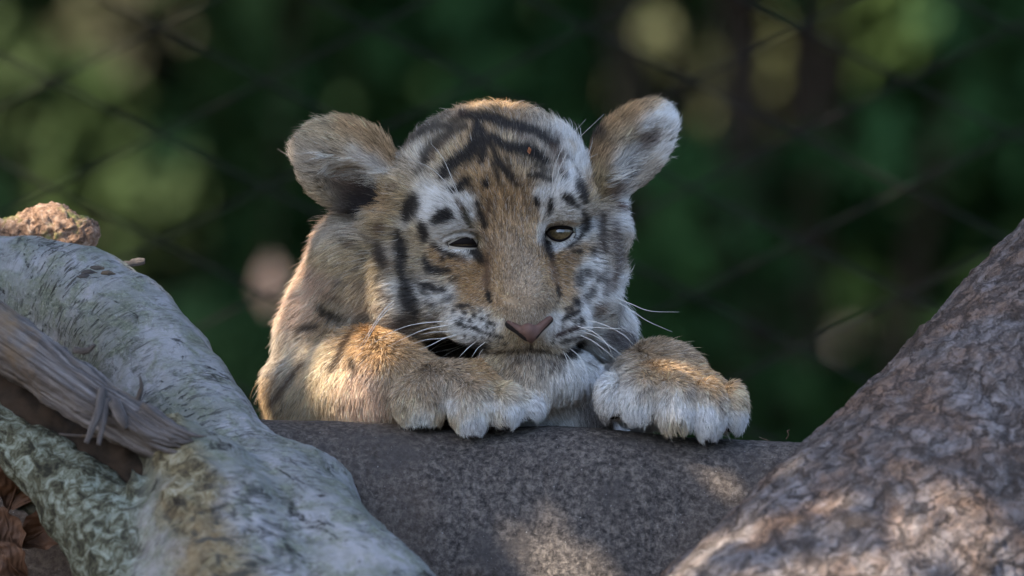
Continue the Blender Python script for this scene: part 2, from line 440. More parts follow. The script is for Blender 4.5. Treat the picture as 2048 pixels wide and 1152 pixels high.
def qnormals(V, Q):
    n = np.cross(V[Q[:, 2]]-V[Q[:, 0]], V[Q[:, 3]]-V[Q[:, 1]]); N = np.zeros_like(V)
    for jj in range(4):
        for c_ in range(3): N[:, c_] += np.bincount(Q[:, jj], n[:, c_], len(V))
    return N/np.maximum(np.linalg.norm(N, axis=1), 1e-9)[:, None]
LN = qnormals(LV, LQ)
if np.mean(lf.at(LV[::40]+LN[::40]*8)) < 0: LQ = LQ[:, ::-1]; LN = -LN
def path_dist(V, rows):
    best = np.full(len(V), 1e9)
    for a, b in zip(rows[:-1], rows[1:]): best = np.minimum(best, prim_sdf(C(a[:3], b[:3], a[3], b[3]), V[:, 0], V[:, 1], V[:, 2]))
    return best
dA, dL, dM, dS = (path_dist(LV, q) for q in (AXIS, LIMB, MIDW, SPIKE))
dK = prim_sdf(KNOB[0], LV[:, 0], LV[:, 1], LV[:, 2])
wob = 30*fbm(LV/60, 3, 77)
lich = 1/(1+np.exp(np.clip((np.minimum(dL, dS)-np.minimum(dA, dM)+wob)/14, -30, 30)))
lu, lv = uv_of(LV)
moss = np.clip(1-np.abs(lu-(330+0.35*(lv-850)) + wob*1.5)/ (75+0.12*np.clip(lv-850, 0, 400)), 0, 1)*(lv > 800)*(dM < 40)*(1-lich)
moss = np.clip(moss*1.8, 0, 1)
# bark relief
ridge = 1-np.abs(fbm(np.stack([LV[:, 0]/70+0.8*fbm(LV/60, 2, 5), LV[:, 1]/70, LV[:, 2]/26+1.2*fbm(LV/55, 2, 6)], 1)*2.0, 3, 9))*2.2
ridge_zone = np.clip((lv-930)/120, 0, 1)*np.clip(1-np.abs(lu-480)/190, 0, 1)*(1-lich)
LV2 = LV + LN*(9*fbm(LV/120, 3, 3) + 4.5*fbm(LV/35, 3, 8) + 1.5*fbm(LV/11, 2, 4) + lich*(9*fbm(LV/32, 4, 51)) + moss*(13*fbm(LV/55, 4, 41)+7*fbm(LV/18, 3, 47)) + ridge_zone*10*np.clip(ridge-0.45, 0, 1))[:, None]
# coordinates round and along the main axis for the bark pattern
ax = smooth_path(AXIS, 240); axc = np.stack([M(*q[:3]) for q in ax]); al = np.r_[0, np.cumsum(np.linalg.norm(np.diff(axc, axis=0), axis=1))]
near = np.concatenate([np.argmin(((LV[k:k+4000, None]-axc[None])**2).sum(2), 1) for k in range(0, len(LV), 4000)])
tgx = np.gradient(axc, axis=0); tgx /= np.linalg.norm(tgx, axis=1)[:, None]
rel = LV-axc[near]; n1 = np.cross(tgx[near], np.array([0, 1.0, 0])); n1 /= np.linalg.norm(n1, axis=1)[:, None]; n2 = np.cross(tgx[near], n1)
ang = np.arctan2((rel*n1).sum(1), (rel*n2).sum(1))
luv = np.stack([ang*ax[near, 3]*S, (al[near]+(rel*tgx[near]).sum(1))*S], 1)
zone = np.stack([moss, lich, np.clip(ridge_zone*(0.55-ridge)*2.6, 0, 0.9)], 1)
def log_mat():
    t = NT('pale_lichen_bark'); o = t.obj(); uv = t.uvc(); sep = t.n('ShaderNodeSeparateColor'); t.l(t.attr('tint'), sep.inputs[0])
    big = t.noise(o, 20, 5, 0.6, 0.4); mid = t.noise(o, 75, 7, 0.68, 0.5); fine = t.noise(o, 480, 6, 0.72)
    c = t.ramp(big, [(0.36, (0.165, 0.17, 0.14)), (0.48, (0.23, 0.235, 0.225)), (0.58, (0.33, 0.325, 0.335)), (0.68, (0.27, 0.27, 0.26))])
    c = t.mix(t.ramp(mid, [(0.46, (0, 0, 0)), (0.62, (0.75, 0.75, 0.75))]), c, t.ramp(fine, [(0.35, (0.07, 0.08, 0.05)), (0.65, (0.25, 0.27, 0.19))]))
    c = t.mix(t.ramp(fine, [(0.58, (0, 0, 0)), (0.7, (0.5, 0.5, 0.5))]), c, (0.42, 0.42, 0.42))
    lent = t.noise(t.mapping(uv, (105, 520, 1)), 1.0, 3, 0.6, 0.9); lm = t.ramp(lent, [(0.555, (0, 0, 0)), (0.61, (1, 1, 1))])
    dens = t.ramp(t.noise(o, 16, 4, 0.55), [(0.42, (0.0, 0.0, 0.0)), (0.58, (0.9, 0.9, 0.9))])
    lm = t.math('MULTIPLY', lm, dens)
    c = t.mix(lm, c, (0.05, 0.048, 0.045))
    c = t.mix(t.ramp(t.noise(o, 62, 9, 0.8, 0.4), [(0.54, (0, 0, 0)), (0.62, (0.75, 0.75, 0.75))]), c, (0.085, 0.085, 0.07))
    scar = t.noise(o, 34, 8, 0.78, 1.8); sm = t.ramp(scar, [(0.59, (0, 0, 0)), (0.63, (1, 1, 1))])
    c = t.mix(t.math('MULTIPLY', sm, 0.9), c, (0.035, 0.032, 0.03))
    m1 = t.noise(o, 120, 8, 0.76, 0.8)
    mc = t.ramp(m1, [(0.36, (0.02, 0.016, 0.012)), (0.46, (0.10, 0.08, 0.045)), (0.55, (0.23, 0.20, 0.12)), (0.66, (0.36, 0.34, 0.27))])
    mc = t.mix(t.ramp(big, [(0.45, (0, 0, 0)), (0.58, (0.7, 0.7, 0.7))]), mc, t.ramp(fine, [(0.3, (0.13, 0.09, 0.05)), (0.7, (0.33, 0.26, 0.16))]))
    lc = t.ramp(t.noise(o, 150, 8, 0.76, 0.8), [(0.40, (0.02, 0.02, 0.015)), (0.49, (0.085, 0.085, 0.055)), (0.57, (0.20, 0.225, 0.185)), (0.7, (0.36, 0.40, 0.36))])
    c = t.mix(sep.outputs[0], c, mc); c = t.mix(sep.outputs[1], c, lc); c = t.mix(sep.outputs[2], c, (0.05, 0.05, 0.045))
    h = t.math('SUBTRACT', t.math('ADD', fine, m1), t.math('ADD', lm, t.math('MULTIPLY', sm, 1.2)))
    t.principled(c, 0.85, t.bump(h, 0.8, 0.002), 0.22); return t.m
LOGM = log_mat()
fl_ = lich[LQ].mean(1) > 0.5; fk_ = (dK[LQ].mean(1) < np.minimum(dA, dM)[LQ].mean(1)) & ~fl_
for nm, sel in (('trunk', ~fl_ & ~fk_), ('limb', fl_), ('knob', fk_)):
    q = LQ[sel]; used, inv_ = np.unique(q, return_inverse=True)
    mesh_obj(nm, to_world(LV2[used]), inv_.reshape(-1, 4), LOGM, left, uv=luv[used], col=zone[used])
def rim_disp(V, AL, TH, R):
    d1, d2, idv = cell_f(V/26, 12); return 10*(idv-0.4) + 10*fbm(V/40, 4, 12) + 5*fbm(V/8, 3, 2)
tube_obj('broken_end', [(-12, 490, -175, 30), (40, 472, -175, 46), (104, 460, -175, 54), (160, 478, -170, 44), (184, 500, -170, 16)], 110, 130, ROT, left, rim_disp)
tube_obj('stub', [(240, 534, -40, 10), (262, 527, -40, 7), (278, 524, -40, 8.5), (290, 523, -40, 5)], 14, 20, GREY, left, lumpy(3, 8, seed=5))
for k, (u, v) in enumerate([(192, 536), (178, 545), (215, 546), (168, 552)]):
    dd_ = lf.front(u, v); tube_obj('bark_scab', [(u-14, v+4, dd_-2, 3), (u, v, dd_+3, 6), (u+16, v+3, dd_+1, 3)], 10, 16, GREY, left, lumpy(4, 8, seed=90+k))
# weathered branch in front
br = empty('dead_branch', P(430, 900, 600))
tag(br, 'weathered grey barkless branch lying across the front of the pale left log', 'branch')
def grey_disp(V, AL, TH, R):
    g = fbm(np.stack([np.cos(TH)*2.2, np.sin(TH)*2.2, AL/260], 1), 4, 71)
    return 11*g + 9*fbm(V/50, 4, 73) + 2.5*fbm(V/12, 3, 74) - 14*np.clip(fbm(np.stack([np.cos(TH)*1.1, np.sin(TH)*1.1, AL/420], 1), 2, 79)-0.1, 0, 1)
tube_obj('wood', [(-240, 530, 430, 58), (-80, 625, 470, 60), (50, 712, 510, 58), (160, 785, 560, 55), (250, 842, 590, 50), (330, 885, 610, 46), (410, 925, 620, 38)], 120, 280, GREY, br, grey_disp)
rs_ = np.random.default_rng(17)
for k in range(9):                       # splintered fibres at the broken end
    u0, v0 = 285+rs_.uniform(-30, 40), 838+rs_.uniform(-10, 34); L_ = rs_.uniform(60, 130)
    tube_obj('splinter', [(u0-30, v0-24, 640, 7), (u0+L_*0.3, v0+L_*0.18, 668, rs_.uniform(6, 10)), (u0+L_*0.75, v0+L_*0.36, 676, 5), (u0+L_, v0+L_*0.42+rs_.uniform(-8, 10), 672, 1)], 10, 24, GREY, br, lumpy(3, 16, 1.5, 6, seed=120+k))
HOL = NT('dark_rotten_core'); HOL.principled(HOL.ramp(HOL.noise(HOL.obj(), 60, 6), [(0.35, (0.012, 0.009, 0.007)), (0.65, (0.05, 0.033, 0.022))]), 0.95); HOL = HOL.m
tube_obj('hollow_core', [(-260, 615, 300, 78), (-90, 715, 340, 80), (40, 800, 390, 76), (150, 870, 440, 66), (250, 930, 500, 60), (330, 985, 560, 40)], 80, 120, HOL, br, lumpy(14, 60, 5, 16, seed=140))
tube_obj('twig', [(205, 780, 615, 9), (196, 825, 655, 8), (184, 856, 668, 7), (172, 886, 672, 5)], 12, 24, GREY, br, lumpy(1.5, 10, seed=3))
tube_obj('twig', [(214, 800, 625, 8), (206, 845, 660, 7), (197, 890, 672, 4)], 12, 24, GREY, br, lumpy(1.5, 10, seed=4))
tube_obj('twig', [(228, 805, 632, 13), (243, 835, 655, 11), (252, 858, 660, 5)], 12, 20, GREY, br, lumpy(3, 10, seed=6))
tube_obj('twig', [(200, 872, 560, 3), (160, 872, 556, 3), (118, 868, 550, 2)], 8, 20, GREY, br)
tube_obj('twig', [(150, 700, 560, 7), (172, 702, 580, 6), (190, 690, 590, 3)], 10, 16, GREY, br, lumpy(2, 10, seed=7))
tube_obj('twig', [(275, 800, 590, 6), (283, 775, 600, 4), (280, 752, 604, 2)], 8, 16, GREY, br, lumpy(2, 10, seed=8))
# right log with scaly bark
def scaly_fields(V, AL, TH, R):
    q = np.stack([TH*R/46, AL/80, 0*TH], 1) + 0.9*np.stack([fbm(V/55, 4, 81), fbm(V/55, 4, 82), 0*TH], 1)
    return cell_f(q, 3)
def scaly_disp(V, AL, TH, R):
    d1, d2, idv = scaly_fields(V, AL, TH, R)
    edge = np.clip((d2-d1)/0.16, 0, 1)
    return (edge**0.6)*7*idv + 18*fbm(V/220, 3, 85) + 13*fbm(V/70, 4, 86) + 5*fbm(V/14, 3, 87)
right = empty('scaly_log', P(1700, 1500, 900))
tag(right, 'rough brown scaly-barked log leaning in from the right, sunlit at its lower end', 'log')
V, F, uvv = tube([(2760, 180, -250, 300), (2440, 520, -60, 330), (2205, 812, 180, 360), (2012, 1046, 420, 380), (1775, 1285, 680, 390), (1520, 1560, 980, 400), (1300, 1900, 1300, 420)], 300, 460, scaly_disp)
_a = np.linspace(0, 1, 10)
nr, ns = 460, 300
TH = np.repeat(np.linspace(0, 2*math.pi, ns, endpoint=False)[None], nr, 0).ravel()
AL = uvv[:nr*ns, 1]/S
d1, d2, idv = scaly_fields(V[:nr*ns], AL, TH, np.full(nr*ns, 370.0))
pal = np.array([[0.20, 0.17, 0.165], [0.26, 0.235, 0.24], [0.17, 0.125, 0.105], [0.20, 0.135, 0.10], [0.22, 0.19, 0.18], [0.15, 0.115, 0.10]])
pc = pal[(idv*5.999).astype(int)]*np.clip((d2-d1)/0.10, 0.45, 1)[:, None]
pc = np.vstack([pc, pc[:2]])
deg = F[:, 2] == F[:, 3]
mesh_obj2('trunk', to_world(V), F[~deg], F[deg][:, :3], SCALY, right, uvv, col=pc)
RIGHT_V = V.copy()

# ---- dead leaves
def dead_leaf_mat(name, c1, c2):
    t = NT(name); uv = t.uvc(); o = t.obj()
    n = t.noise(o, 180, 6, 0.65); v = t.n('ShaderNodeTexWave', wave_type='BANDS', bands_direction='DIAGONAL')
    v.inputs['Scale'].default_value = 3; v.inputs['Distortion'].default_value = 3; t.l(uv, v.inputs['Vector'])
    c = t.ramp(n, [(0.3, c1), (0.7, c2)])
    b = t.principled(c, 0.7, t.bump(v.outputs[1], 0.4, 0.001), 0.3); return t.m
DL1 = dead_leaf_mat('dry_brown_leaf', (0.042, 0.02, 0.012), (0.12, 0.062, 0.036)); DL2 = dead_leaf_mat('dry_olive_leaf', (0.022, 0.022, 0.013), (0.08, 0.07, 0.04))
def dead_leaf(u, v, d, L, W, ang, curl, mat, label, seed, tilt=0.3):
    r = np.random.default_rng(seed); n, m = 26, 15
    a = np.linspace(0, 1, n)[:, None]; b = np.linspace(-1, 1, m)[None]
    wdt = W*np.sin(np.pi*np.clip(a*0.96+0.02, 0, 1))**0.75*(1+0.12*np.sin(a*22+r.random()*6))
    x = (a-0.5)*L + 0*b; y = b*wdt
    z = curl*W*(b**2)*(0.6+0.6*np.sin(a*3+r.random()*3)) - curl*0.5*L*(a-0.5)**2*1.6
    q = np.stack([x, y, z], -1).reshape(-1, 3)
    q[:, 2] += W*0.55*fbm(q/(W*0.9), 3, seed)
    q[:, 1] += W*0.2*fbm(q/(W*0.7)+9, 2, seed)
    ca, sa = math.cos(ang), math.sin(ang)
    X = q[:, 0]*ca - q[:, 1]*sa; Z = q[:, 0]*sa + q[:, 1]*ca; Y = q[:, 2] + Z*tilt
    c = M(u, v, d); V = np.stack([c[0]+X, c[1]+Y, c[2]+Z], 1)
    uv = np.stack([np.repeat(a, m, 1), np.repeat((b+1)/2, n, 0)], -1).reshape(-1, 2)
    root = empty('dead_leaf', P(u, v, d))
    tag(root, label, 'leaf', 'dead leaves in the lower left corner')
    o = mesh_obj('blade', to_world(V), grid_faces(n, m), mat, root, uv=uv)
    sp = np.stack([V[(i)*m + m//2] for i in range(n)])
    tip = sp[0] + (sp[0]-sp[2])*2.2
    path = [tip, sp[0], sp[n//3], sp[2*n//3], sp[-1]]
    rows = []
    for k, s_ in enumerate(path):
        kf = 1 - s_[1]*S/D; rows.append((1024+s_[0]/kf, 576-s_[2]/kf, s_[1]+1.5, [2.2, 2.4, 2.0, 1.4, 0.6][k]))
    tube_obj('midrib', rows, 8, 24, mat, root)
    return root
dead_leaf(35, 955, 400, 130, 48, 1.3, 0.5, DL1, 'russet dead leaf standing up nearest the limb at the left edge', 1)
dead_leaf(78, 995, 370, 110, 36, 0.25, 0.5, DL2, 'dull olive dead leaf between the russet leaves', 2)
dead_leaf(90, 1058, 380, 120, 38, 0.55, 0.55, DL1, 'brown curled dead leaf lying under the lichened limb', 3)
dead_leaf(18, 1065, 395, 105, 30, 1.9, 0.6, DL1, 'narrow folded brown dead leaf against the left edge', 4)
dead_leaf(18, 1122, 410, 100, 32, 2.3, 0.5, DL1, 'lowest reddish dead leaf in the bottom left corner', 5)
# ================================================================== BACKGROUND
def leaf_mat(name, c1, c2, c3, trans=0.35):
    t = NT(name); a = t.attr('tint')
    o = t.obj(); n = t.noise(o, 60, 3)
    mx = t.mix(n, a, t.mix(0.5, a, c2))
    d = t.n('ShaderNodeBsdfPrincipled'); t.l(mx, d.inputs['Base Color']); d.inputs['Roughness'].default_value = 0.5
    d.inputs['Specular IOR Level'].default_value = 0.03
    tr = t.n('ShaderNodeBsdfTranslucent'); t.l(mx, tr.inputs[0])
    m = t.n('ShaderNodeMixShader'); m.inputs[0].default_value = trans
    t.l(d.outputs[0], m.inputs[1]); t.l(tr.outputs[0], m.inputs[2]); t.l(m.outputs[0], t.out.inputs[0]); return t.m
LEAF = leaf_mat('green_leaf', (0.03, 0.07, 0.02), (0.035, 0.08, 0.03), (0.1, 0.15, 0.05))
BARKD = NT('brown_stem_bark'); BARKD.principled(BARKD.ramp(BARKD.noise(BARKD.obj(), 40, 6), [(0.3, (0.03, 0.022, 0.016)), (0.7, (0.10, 0.075, 0.055))]), 0.9)
BARKD = BARKD.m
def leaves_mesh(cent, size, col, r, face=None):
    """folded five-sided leaf blades: base, two shoulders, tip, folded on the midrib"""
    n = len(cent)
    ax = r.normal(size=(n, 3)); ax[:, 2] -= 0.4; ax /= np.linalg.norm(ax, axis=1)[:, None]
    nn = r.normal(size=(n, 3)) + np.array([0, 0, 0.9])
    if face is not None: nn = 0.6*r.normal(size=(n, 3)) + face
    nn -= (nn*ax).sum(1)[:, None]*ax; nn /= np.linalg.norm(nn, axis=1)[:, None]
    sd = np.cross(ax, nn); L = size[:, None]; Wd = L*0.33
    b = cent - ax*L*0.5; t = cent + ax*L*0.5 - nn*L*0.12; m = cent - ax*L*0.05
    l = m + sd*Wd + nn*L*0.10; rr = m - sd*Wd + nn*L*0.10
    V = np.stack([b, l, t, rr, m + ax*0], 1).reshape(-1, 3)
    base = (np.arange(n)*5)[:, None]
    F = np.concatenate([base+np.array([0, 1, 4]), base+np.array([1, 2, 4]), base+np.array([2, 3, 4]), base+np.array([3, 0, 4])])
    return V, F, np.repeat(col, 5, 0)
def wpath(name, pts, nseg, nring, mat, parent):
    rows = [(1024 + p[0]/S/(1+p[1]/D), 576 - p[2]/S/(1+p[1]/D), -p[1]/S, p[3]/S) for p in pts]
    return tube_obj(name, rows, nseg, nring, mat, parent)
# sunny gaps in the shrubs behind: (u, v, y-distance, radius m) pale sprigs that catch the sun
HI = [(1316, 155, 7.0, 0.05), (1535, 150, 7.4, 0.055), (300, 470, 6.6, 0.055), (165, 400, 6.6, 0.045), (20, 150, 6.4, 0.045), (270, 70, 7.2, 0.06), (180, 260, 6.4, 0.045), (1750, 40, 7.2, 0.05), (230, 20, 7.2, 0.04), (60, 260, 6.4, 0.03)]
def PB(u, v, y):
    k = (D+y)/D; return np.array([(u-1024)*S*k, y, (576-v)*S*k])
HP = np.array([PB(*h[:3]) for h in HI]); HR = np.array([h[3] for h in HI])
def shrub(x, y, h, wdt, n, tint, label, seed, leaf=(0.05, 0.10), grp='leafy shrubs behind the fence'):
    r = np.random.default_rng(seed)
    root = empty('shrub', (x, y, GZ)); tag(root, label, 'shrub', grp)
    nb_ = 9
    tips = []
    for k in range(nb_):
        a = r.random()*6.283; rad = wdt*(0.2+0.5*r.random()); top = h*(0.55+0.45*r.random())
        e = np.array([x+math.cos(a)*rad, y+0.7*math.sin(a)*rad, GZ+top])
        mid = np.array([x+math.cos(a)*rad*0.45, y+0.7*math.sin(a)*rad*0.4, GZ+top*0.5])
        wpath('stem', [(x+0.04*math.cos(a), y+0.04*math.sin(a), GZ-0.02, 0.022), (*mid, 0.015), (*e, 0.005)], 7, 12, BARKD, root)
        tips.append((mid, e))
    # leaf clumps along stems and through the crown
    nc = max(20, n//26)
    cc = np.stack([r.normal(0, wdt*0.42, nc), r.normal(0, wdt*0.30, nc), h*(r.random(nc)**0.8)], 1)
    cc[:, 2] += GZ + 0.05; cc[:, 0] += x; cc[:, 1] += y
    ci = r.integers(0, nc, n)
    cent = cc[ci] + r.normal(0, 0.085, (n, 3))*np.array([1, 1, 1.1])
    size = r.uniform(*leaf, n)
    keep = cent[:, 2] > GZ+0.03
    rel = cent[:, None]-HP[None]; t = rel@SUN; dd = np.linalg.norm(rel-t[..., None]*SUN, axis=2)
    keep &= ~((dd < HR[None]*1.25+size[:, None]*0.45) & (t > 0.03)).any(1)
    dv = HP-np.array([0, -D, 0]); dl = np.linalg.norm(dv, axis=1); dv = dv/dl[:, None]     # keep the view of the sprigs clear
    rel = cent-np.array([0, -D, 0]); tt = rel@dv.T; d2_ = np.linalg.norm(rel[:, None]-tt[..., None]*dv[None], axis=2)
    keep &= ~((d2_ < HR[None]*1.0+size[:, None]*0.4) & (tt < dl[None])).any(1)
    cent, size, ci = cent[keep], size[keep], ci[keep]
    hue = r.random(nc)[ci]; val = np.exp(r.normal(0, 0.25, nc))[ci]*np.exp(r.normal(0, 0.2, len(ci)))
    base = np.array(tint)*np.array([1.5, 1.45, 1.4])
    col = base*(1-hue[:, None]*0.5) + np.array([0.04, 0.11, 0.05])*hue[:, None]*0.5
    col = np.where((r.random(nc)[ci] < 0.0)[:, None], np.array([0.09, 0.065, 0.03]), col)*val[:, None]
    V, F, c = leaves_mesh(cent, size, np.clip(col, 0.004, 0.4), r)
    o = mesh_obj('foliage', V, F, LEAF, root, smooth=False, col=c); o['kind'] = 'stuff'
    return root
SH = [(-1.9, 5.6, 3.0, 0.75, 6300, (0.055, 0.10, 0.03), 'mid green shrub at far left behind the fence'),
      (-0.75, 6.0, 3.2, 0.75, 7800, (0.05, 0.085, 0.03), 'dark leafy shrub behind the pale log and the left ear'),
      (0.25, 6.3, 3.3, 0.75, 7800, (0.035, 0.085, 0.03), 'dense green shrub straight behind the cub\'s head'),
      (1.2, 5.8, 3.1, 0.75, 7800, (0.035, 0.10, 0.04), 'blue-green shrub behind the right log'),
      (2.3, 6.2, 3.0, 0.8, 5400, (0.05, 0.09, 0.03), 'green shrub beyond the right edge of the view')]
for k, q in enumerate(SH): shrub(*q, seed=100+k)
TR = [(-2.6, 9.2, 4.6, 1.3, 5200, (0.03, 0.06, 0.02), 'tall dark bush in the back row at the left'),
      (-0.6, 9.6, 4.8, 1.3, 6000, (0.028, 0.055, 0.02), 'tall dark bush in the back row behind the left ear'),
      (1.2, 9.3, 4.8, 1.3, 6000, (0.028, 0.06, 0.022), 'tall dark bush in the back row behind the right ear'),
      (3.1, 9.6, 4.6, 1.3, 5200, (0.03, 0.06, 0.02), 'tall dark bush in the back row at the right')]
for k, q in enumerate(TR): shrub(*q, seed=200+k, leaf=(0.08, 0.14), grp='tall bushes of the back row')
r = np.random.default_rng(71); n = 42000; n2 = 30000
cent = np.stack([r.uniform(-9, 9, n), r.normal(14.5, 0.5, n), GZ+0.1+r.random(n)*7.0], 1)
an = r.uniform(0.55, 5.73, n2); rd = r.normal(15.5, 0.7, n2)             # unseen leaf ring added all round to cut the low sky light
cent = np.vstack([cent, np.stack([rd*np.sin(an), rd*np.cos(an), GZ+0.1+r.random(n2)*np.where(np.abs(an-3.14) < 1.3, 3.2, 9.0)], 1)]); wsz = np.r_[r.uniform(0.2, 0.36, n), r.uniform(0.35, 0.6, n2)]; n += n2
V, F, c = leaves_mesh(cent, wsz, np.array([0.035, 0.07, 0.03])*np.exp(r.normal(0, 0.3, n))[:, None], r, face=-cent/np.linalg.norm(cent, axis=1)[:, None]+np.array([0, 0, 0.3]))
o = mesh_obj('woodland_and_shade_ring', V, F, LEAF, None, smooth=False, col=c); tag(o, kind='stuff')
# pale sprigs in sun gaps
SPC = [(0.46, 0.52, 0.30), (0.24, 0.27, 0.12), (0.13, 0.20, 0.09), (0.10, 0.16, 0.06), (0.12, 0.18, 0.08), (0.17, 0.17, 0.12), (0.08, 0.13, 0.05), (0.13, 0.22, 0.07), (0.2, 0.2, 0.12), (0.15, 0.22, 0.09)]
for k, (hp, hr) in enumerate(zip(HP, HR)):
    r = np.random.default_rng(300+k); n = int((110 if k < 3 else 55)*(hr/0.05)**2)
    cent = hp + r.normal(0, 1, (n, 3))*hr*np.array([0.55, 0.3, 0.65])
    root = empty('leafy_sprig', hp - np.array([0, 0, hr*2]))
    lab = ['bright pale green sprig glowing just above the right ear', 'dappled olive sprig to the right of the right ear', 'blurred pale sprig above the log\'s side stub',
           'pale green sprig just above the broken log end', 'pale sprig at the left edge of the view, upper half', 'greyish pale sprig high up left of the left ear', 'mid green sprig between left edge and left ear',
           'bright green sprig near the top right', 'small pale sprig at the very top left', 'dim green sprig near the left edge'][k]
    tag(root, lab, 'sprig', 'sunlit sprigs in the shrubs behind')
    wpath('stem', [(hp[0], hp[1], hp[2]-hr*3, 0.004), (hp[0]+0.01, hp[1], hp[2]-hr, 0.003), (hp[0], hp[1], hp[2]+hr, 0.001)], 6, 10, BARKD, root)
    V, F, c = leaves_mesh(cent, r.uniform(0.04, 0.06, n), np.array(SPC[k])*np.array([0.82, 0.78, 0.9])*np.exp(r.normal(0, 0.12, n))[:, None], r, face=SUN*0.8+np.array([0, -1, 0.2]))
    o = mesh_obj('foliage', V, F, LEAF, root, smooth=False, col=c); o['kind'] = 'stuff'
# unseen trees added so that their crowns keep the shrubs in shade
def add_shade_tree(x, y, label, seed, ccs, n=5200):
    r = np.random.default_rng(seed); root = empty('added_shade_tree', (x, y, GZ)); tag(root, label, 'tree', 'added trees shading the shrubs')
    wpath('trunk', [(x, y, GZ-0.05, 0.16), (x+0.05, y, 1.0, 0.13), (x-0.05, y+0.05, 3.0, 0.10), (x, y, 5.0, 0.04)], 16, 24, BARKD, root)
    cs = []
    for k, (ex, ey, ez, rad) in enumerate(ccs):
        wpath('limb', [(x, y, 2.2+0.25*k, 0.06), ((x+ex)/2, (y+ey)/2, (ez+2.6)/2+0.3, 0.04), (ex, ey, ez, 0.012)], 8, 14, BARKD, root)
        cs.append(np.array([ex, ey, ez]) + r.normal(0, 1, (n, 3))*rad*np.array([0.5, 0.5, 0.32]))
    cent = np.vstack(cs); size = r.uniform(0.10, 0.19, len(cent))
    rel = cent[:, None]-HP[None]; t = rel@SUN; dd = np.linalg.norm(rel-t[..., None]*SUN, axis=2)
    ok = ~((dd < HR[None]*1.2+size[:, None]*0.45) & (t > 0.03)).any(1) & (cent[:, 2] > 1.15)
    cent, size = cent[ok], size[ok]
    V, F, c = leaves_mesh(cent, size, np.array([0.035, 0.07, 0.02])*np.exp(r.normal(0, 0.25, len(cent)))[:, None], r)
    o = mesh_obj('crown', V, F, LEAF, root, smooth=False, col=c); o['kind'] = 'stuff'
add_shade_tree(-3.6, 6.4, 'added unseen tree at the left, its crown shading the shrubs', 401, [(-3.6, 4.9, 2.9, 1.6), (-2.4, 4.8, 2.6, 1.5), (-4.8, 5.4, 3.4, 1.6), (-3.4, 6.6, 3.4, 1.7)])
add_shade_tree(-2.1, 7.4, 'added unseen tree in the middle, its crown shading the shrubs', 402, [(-1.3, 4.9, 2.6, 1.5), (-1.8, 6.4, 3.2, 1.7), (-0.1, 4.9, 2.8, 1.5), (-2.6, 7.6, 3.8, 1.8), (-0.6, 7.2, 3.6, 1.8)])
add_shade_tree(2.4, 7.6, 'added unseen tree at the right, its crown shading the shrubs', 403, [(1.0, 4.9, 2.8, 1.6), (2.2, 5.6, 3.2, 1.7), (0.9, 7.2, 3.6, 1.8), (3.6, 6.0, 3.4, 1.6)])
# dry brown leaf hanging out of focus left of the cub
HB = PB(542, 570, 4.6)
root = empty('hanging_leaf', HB); tag(root, 'blurred pinkish-brown dry leaf hanging between the log and the cub', 'leaf')
r = np.random.default_rng(9); nn_, mm = 16, 9
a = np.linspace(0, 1, nn_)[:, None]; b = np.linspace(-1, 1, mm)[None]
wd = 0.013*np.sin(np.pi*np.clip(a, 0.03, 0.97))**0.7
V = np.stack([b*wd, -0.004*np.sin(a*5)+0*b + 0.25*(b*wd)**2*20, (0.5-a)*0.05+0*b], -1).reshape(-1, 3) + HB
DL3 = dead_leaf_mat('pale_dry_leaf', (0.40, 0.25, 0.17), (0.55, 0.38, 0.28))
mesh_obj('blade', V, grid_faces(nn_, mm), DL3, root, uv=np.stack([np.repeat(a, mm, 1), np.repeat((b+1)/2, nn_, 0)], -1).reshape(-1, 2))
wpath('stalk', [(HB[0], HB[1], HB[2]+0.024, 0.0006), (HB[0]+0.01, HB[1], HB[2]+0.16, 0.0007), (HB[0]+0.03, HB[1]+0.05, HB[2]+0.3, 0.0008)], 6, 10, BARKD, root)

# ---- chain-link fence behind the cub
WIRE = NT('dull_dark_wire'); WIRE.principled((0.018, 0.017, 0.016), 0.9, None, 0.1); WIRE = WIRE.m
FY = 1.0; PITCH = 0.064
fence = empty('chain_link_fence', (0, FY, GZ)); tag(fence, 'dark diamond chain-link fence, thrown out of focus behind the cub', 'fence')
nz_ = 68; tz = np.arange(nz_+1)
zx = np.where(tz % 2 == 0, -PITCH/2, PITCH/2); zyv = np.where(tz % 2 == 0, -0.0015, 0.0015); zzv = tz*PITCH/2
cen = np.stack([zx, zyv, zzv], 1); rw = 0.0014
ring = np.array([[1, 0], [0, 1], [-1, 0], [0, -1]])*rw
V = (cen[:, None] + np.stack([ring[:, 0], ring[:, 1], 0*ring[:, 0]], 1)[None]*np.array([1.4, 1, 1])).reshape(-1, 3)
wire0 = mesh_obj('wire', V, grid_faces(len(cen), 4, True), WIRE, fence, smooth=False)
xs = np.arange(-24, 25)*PITCH
for k, x in enumerate(xs):
    o = wire0 if k == 0 else wire0.copy()
    if k: COL.objects.link(o)
    o.parent = fence; o.location = (x + 0.012, 0.0, 0.02 + (PITCH/2 if k % 2 else 0))
STEEL = NT('galvanised_post'); STEEL.principled((0.22, 0.23, 0.23), 0.5, None, 0.5, Metallic=0.5); STEEL = STEEL.m
for x in (-1.53, 1.53): wpath('post', [(x, FY+0.03, GZ-0.05, 0.024), (x, FY+0.03, GZ+1.1, 0.024), (x, FY+0.03, GZ+2.25, 0.024)], 16, 6, STEEL, fence)
wpath('top_rail', [(-1.6, FY+0.02, GZ+2.18, 0.018), (0, FY+0.02, GZ+2.18, 0.018), (1.6, FY+0.02, GZ+2.18, 0.018)], 12, 6, STEEL, fence)

print('setting', round(time.time()-T0, 1))
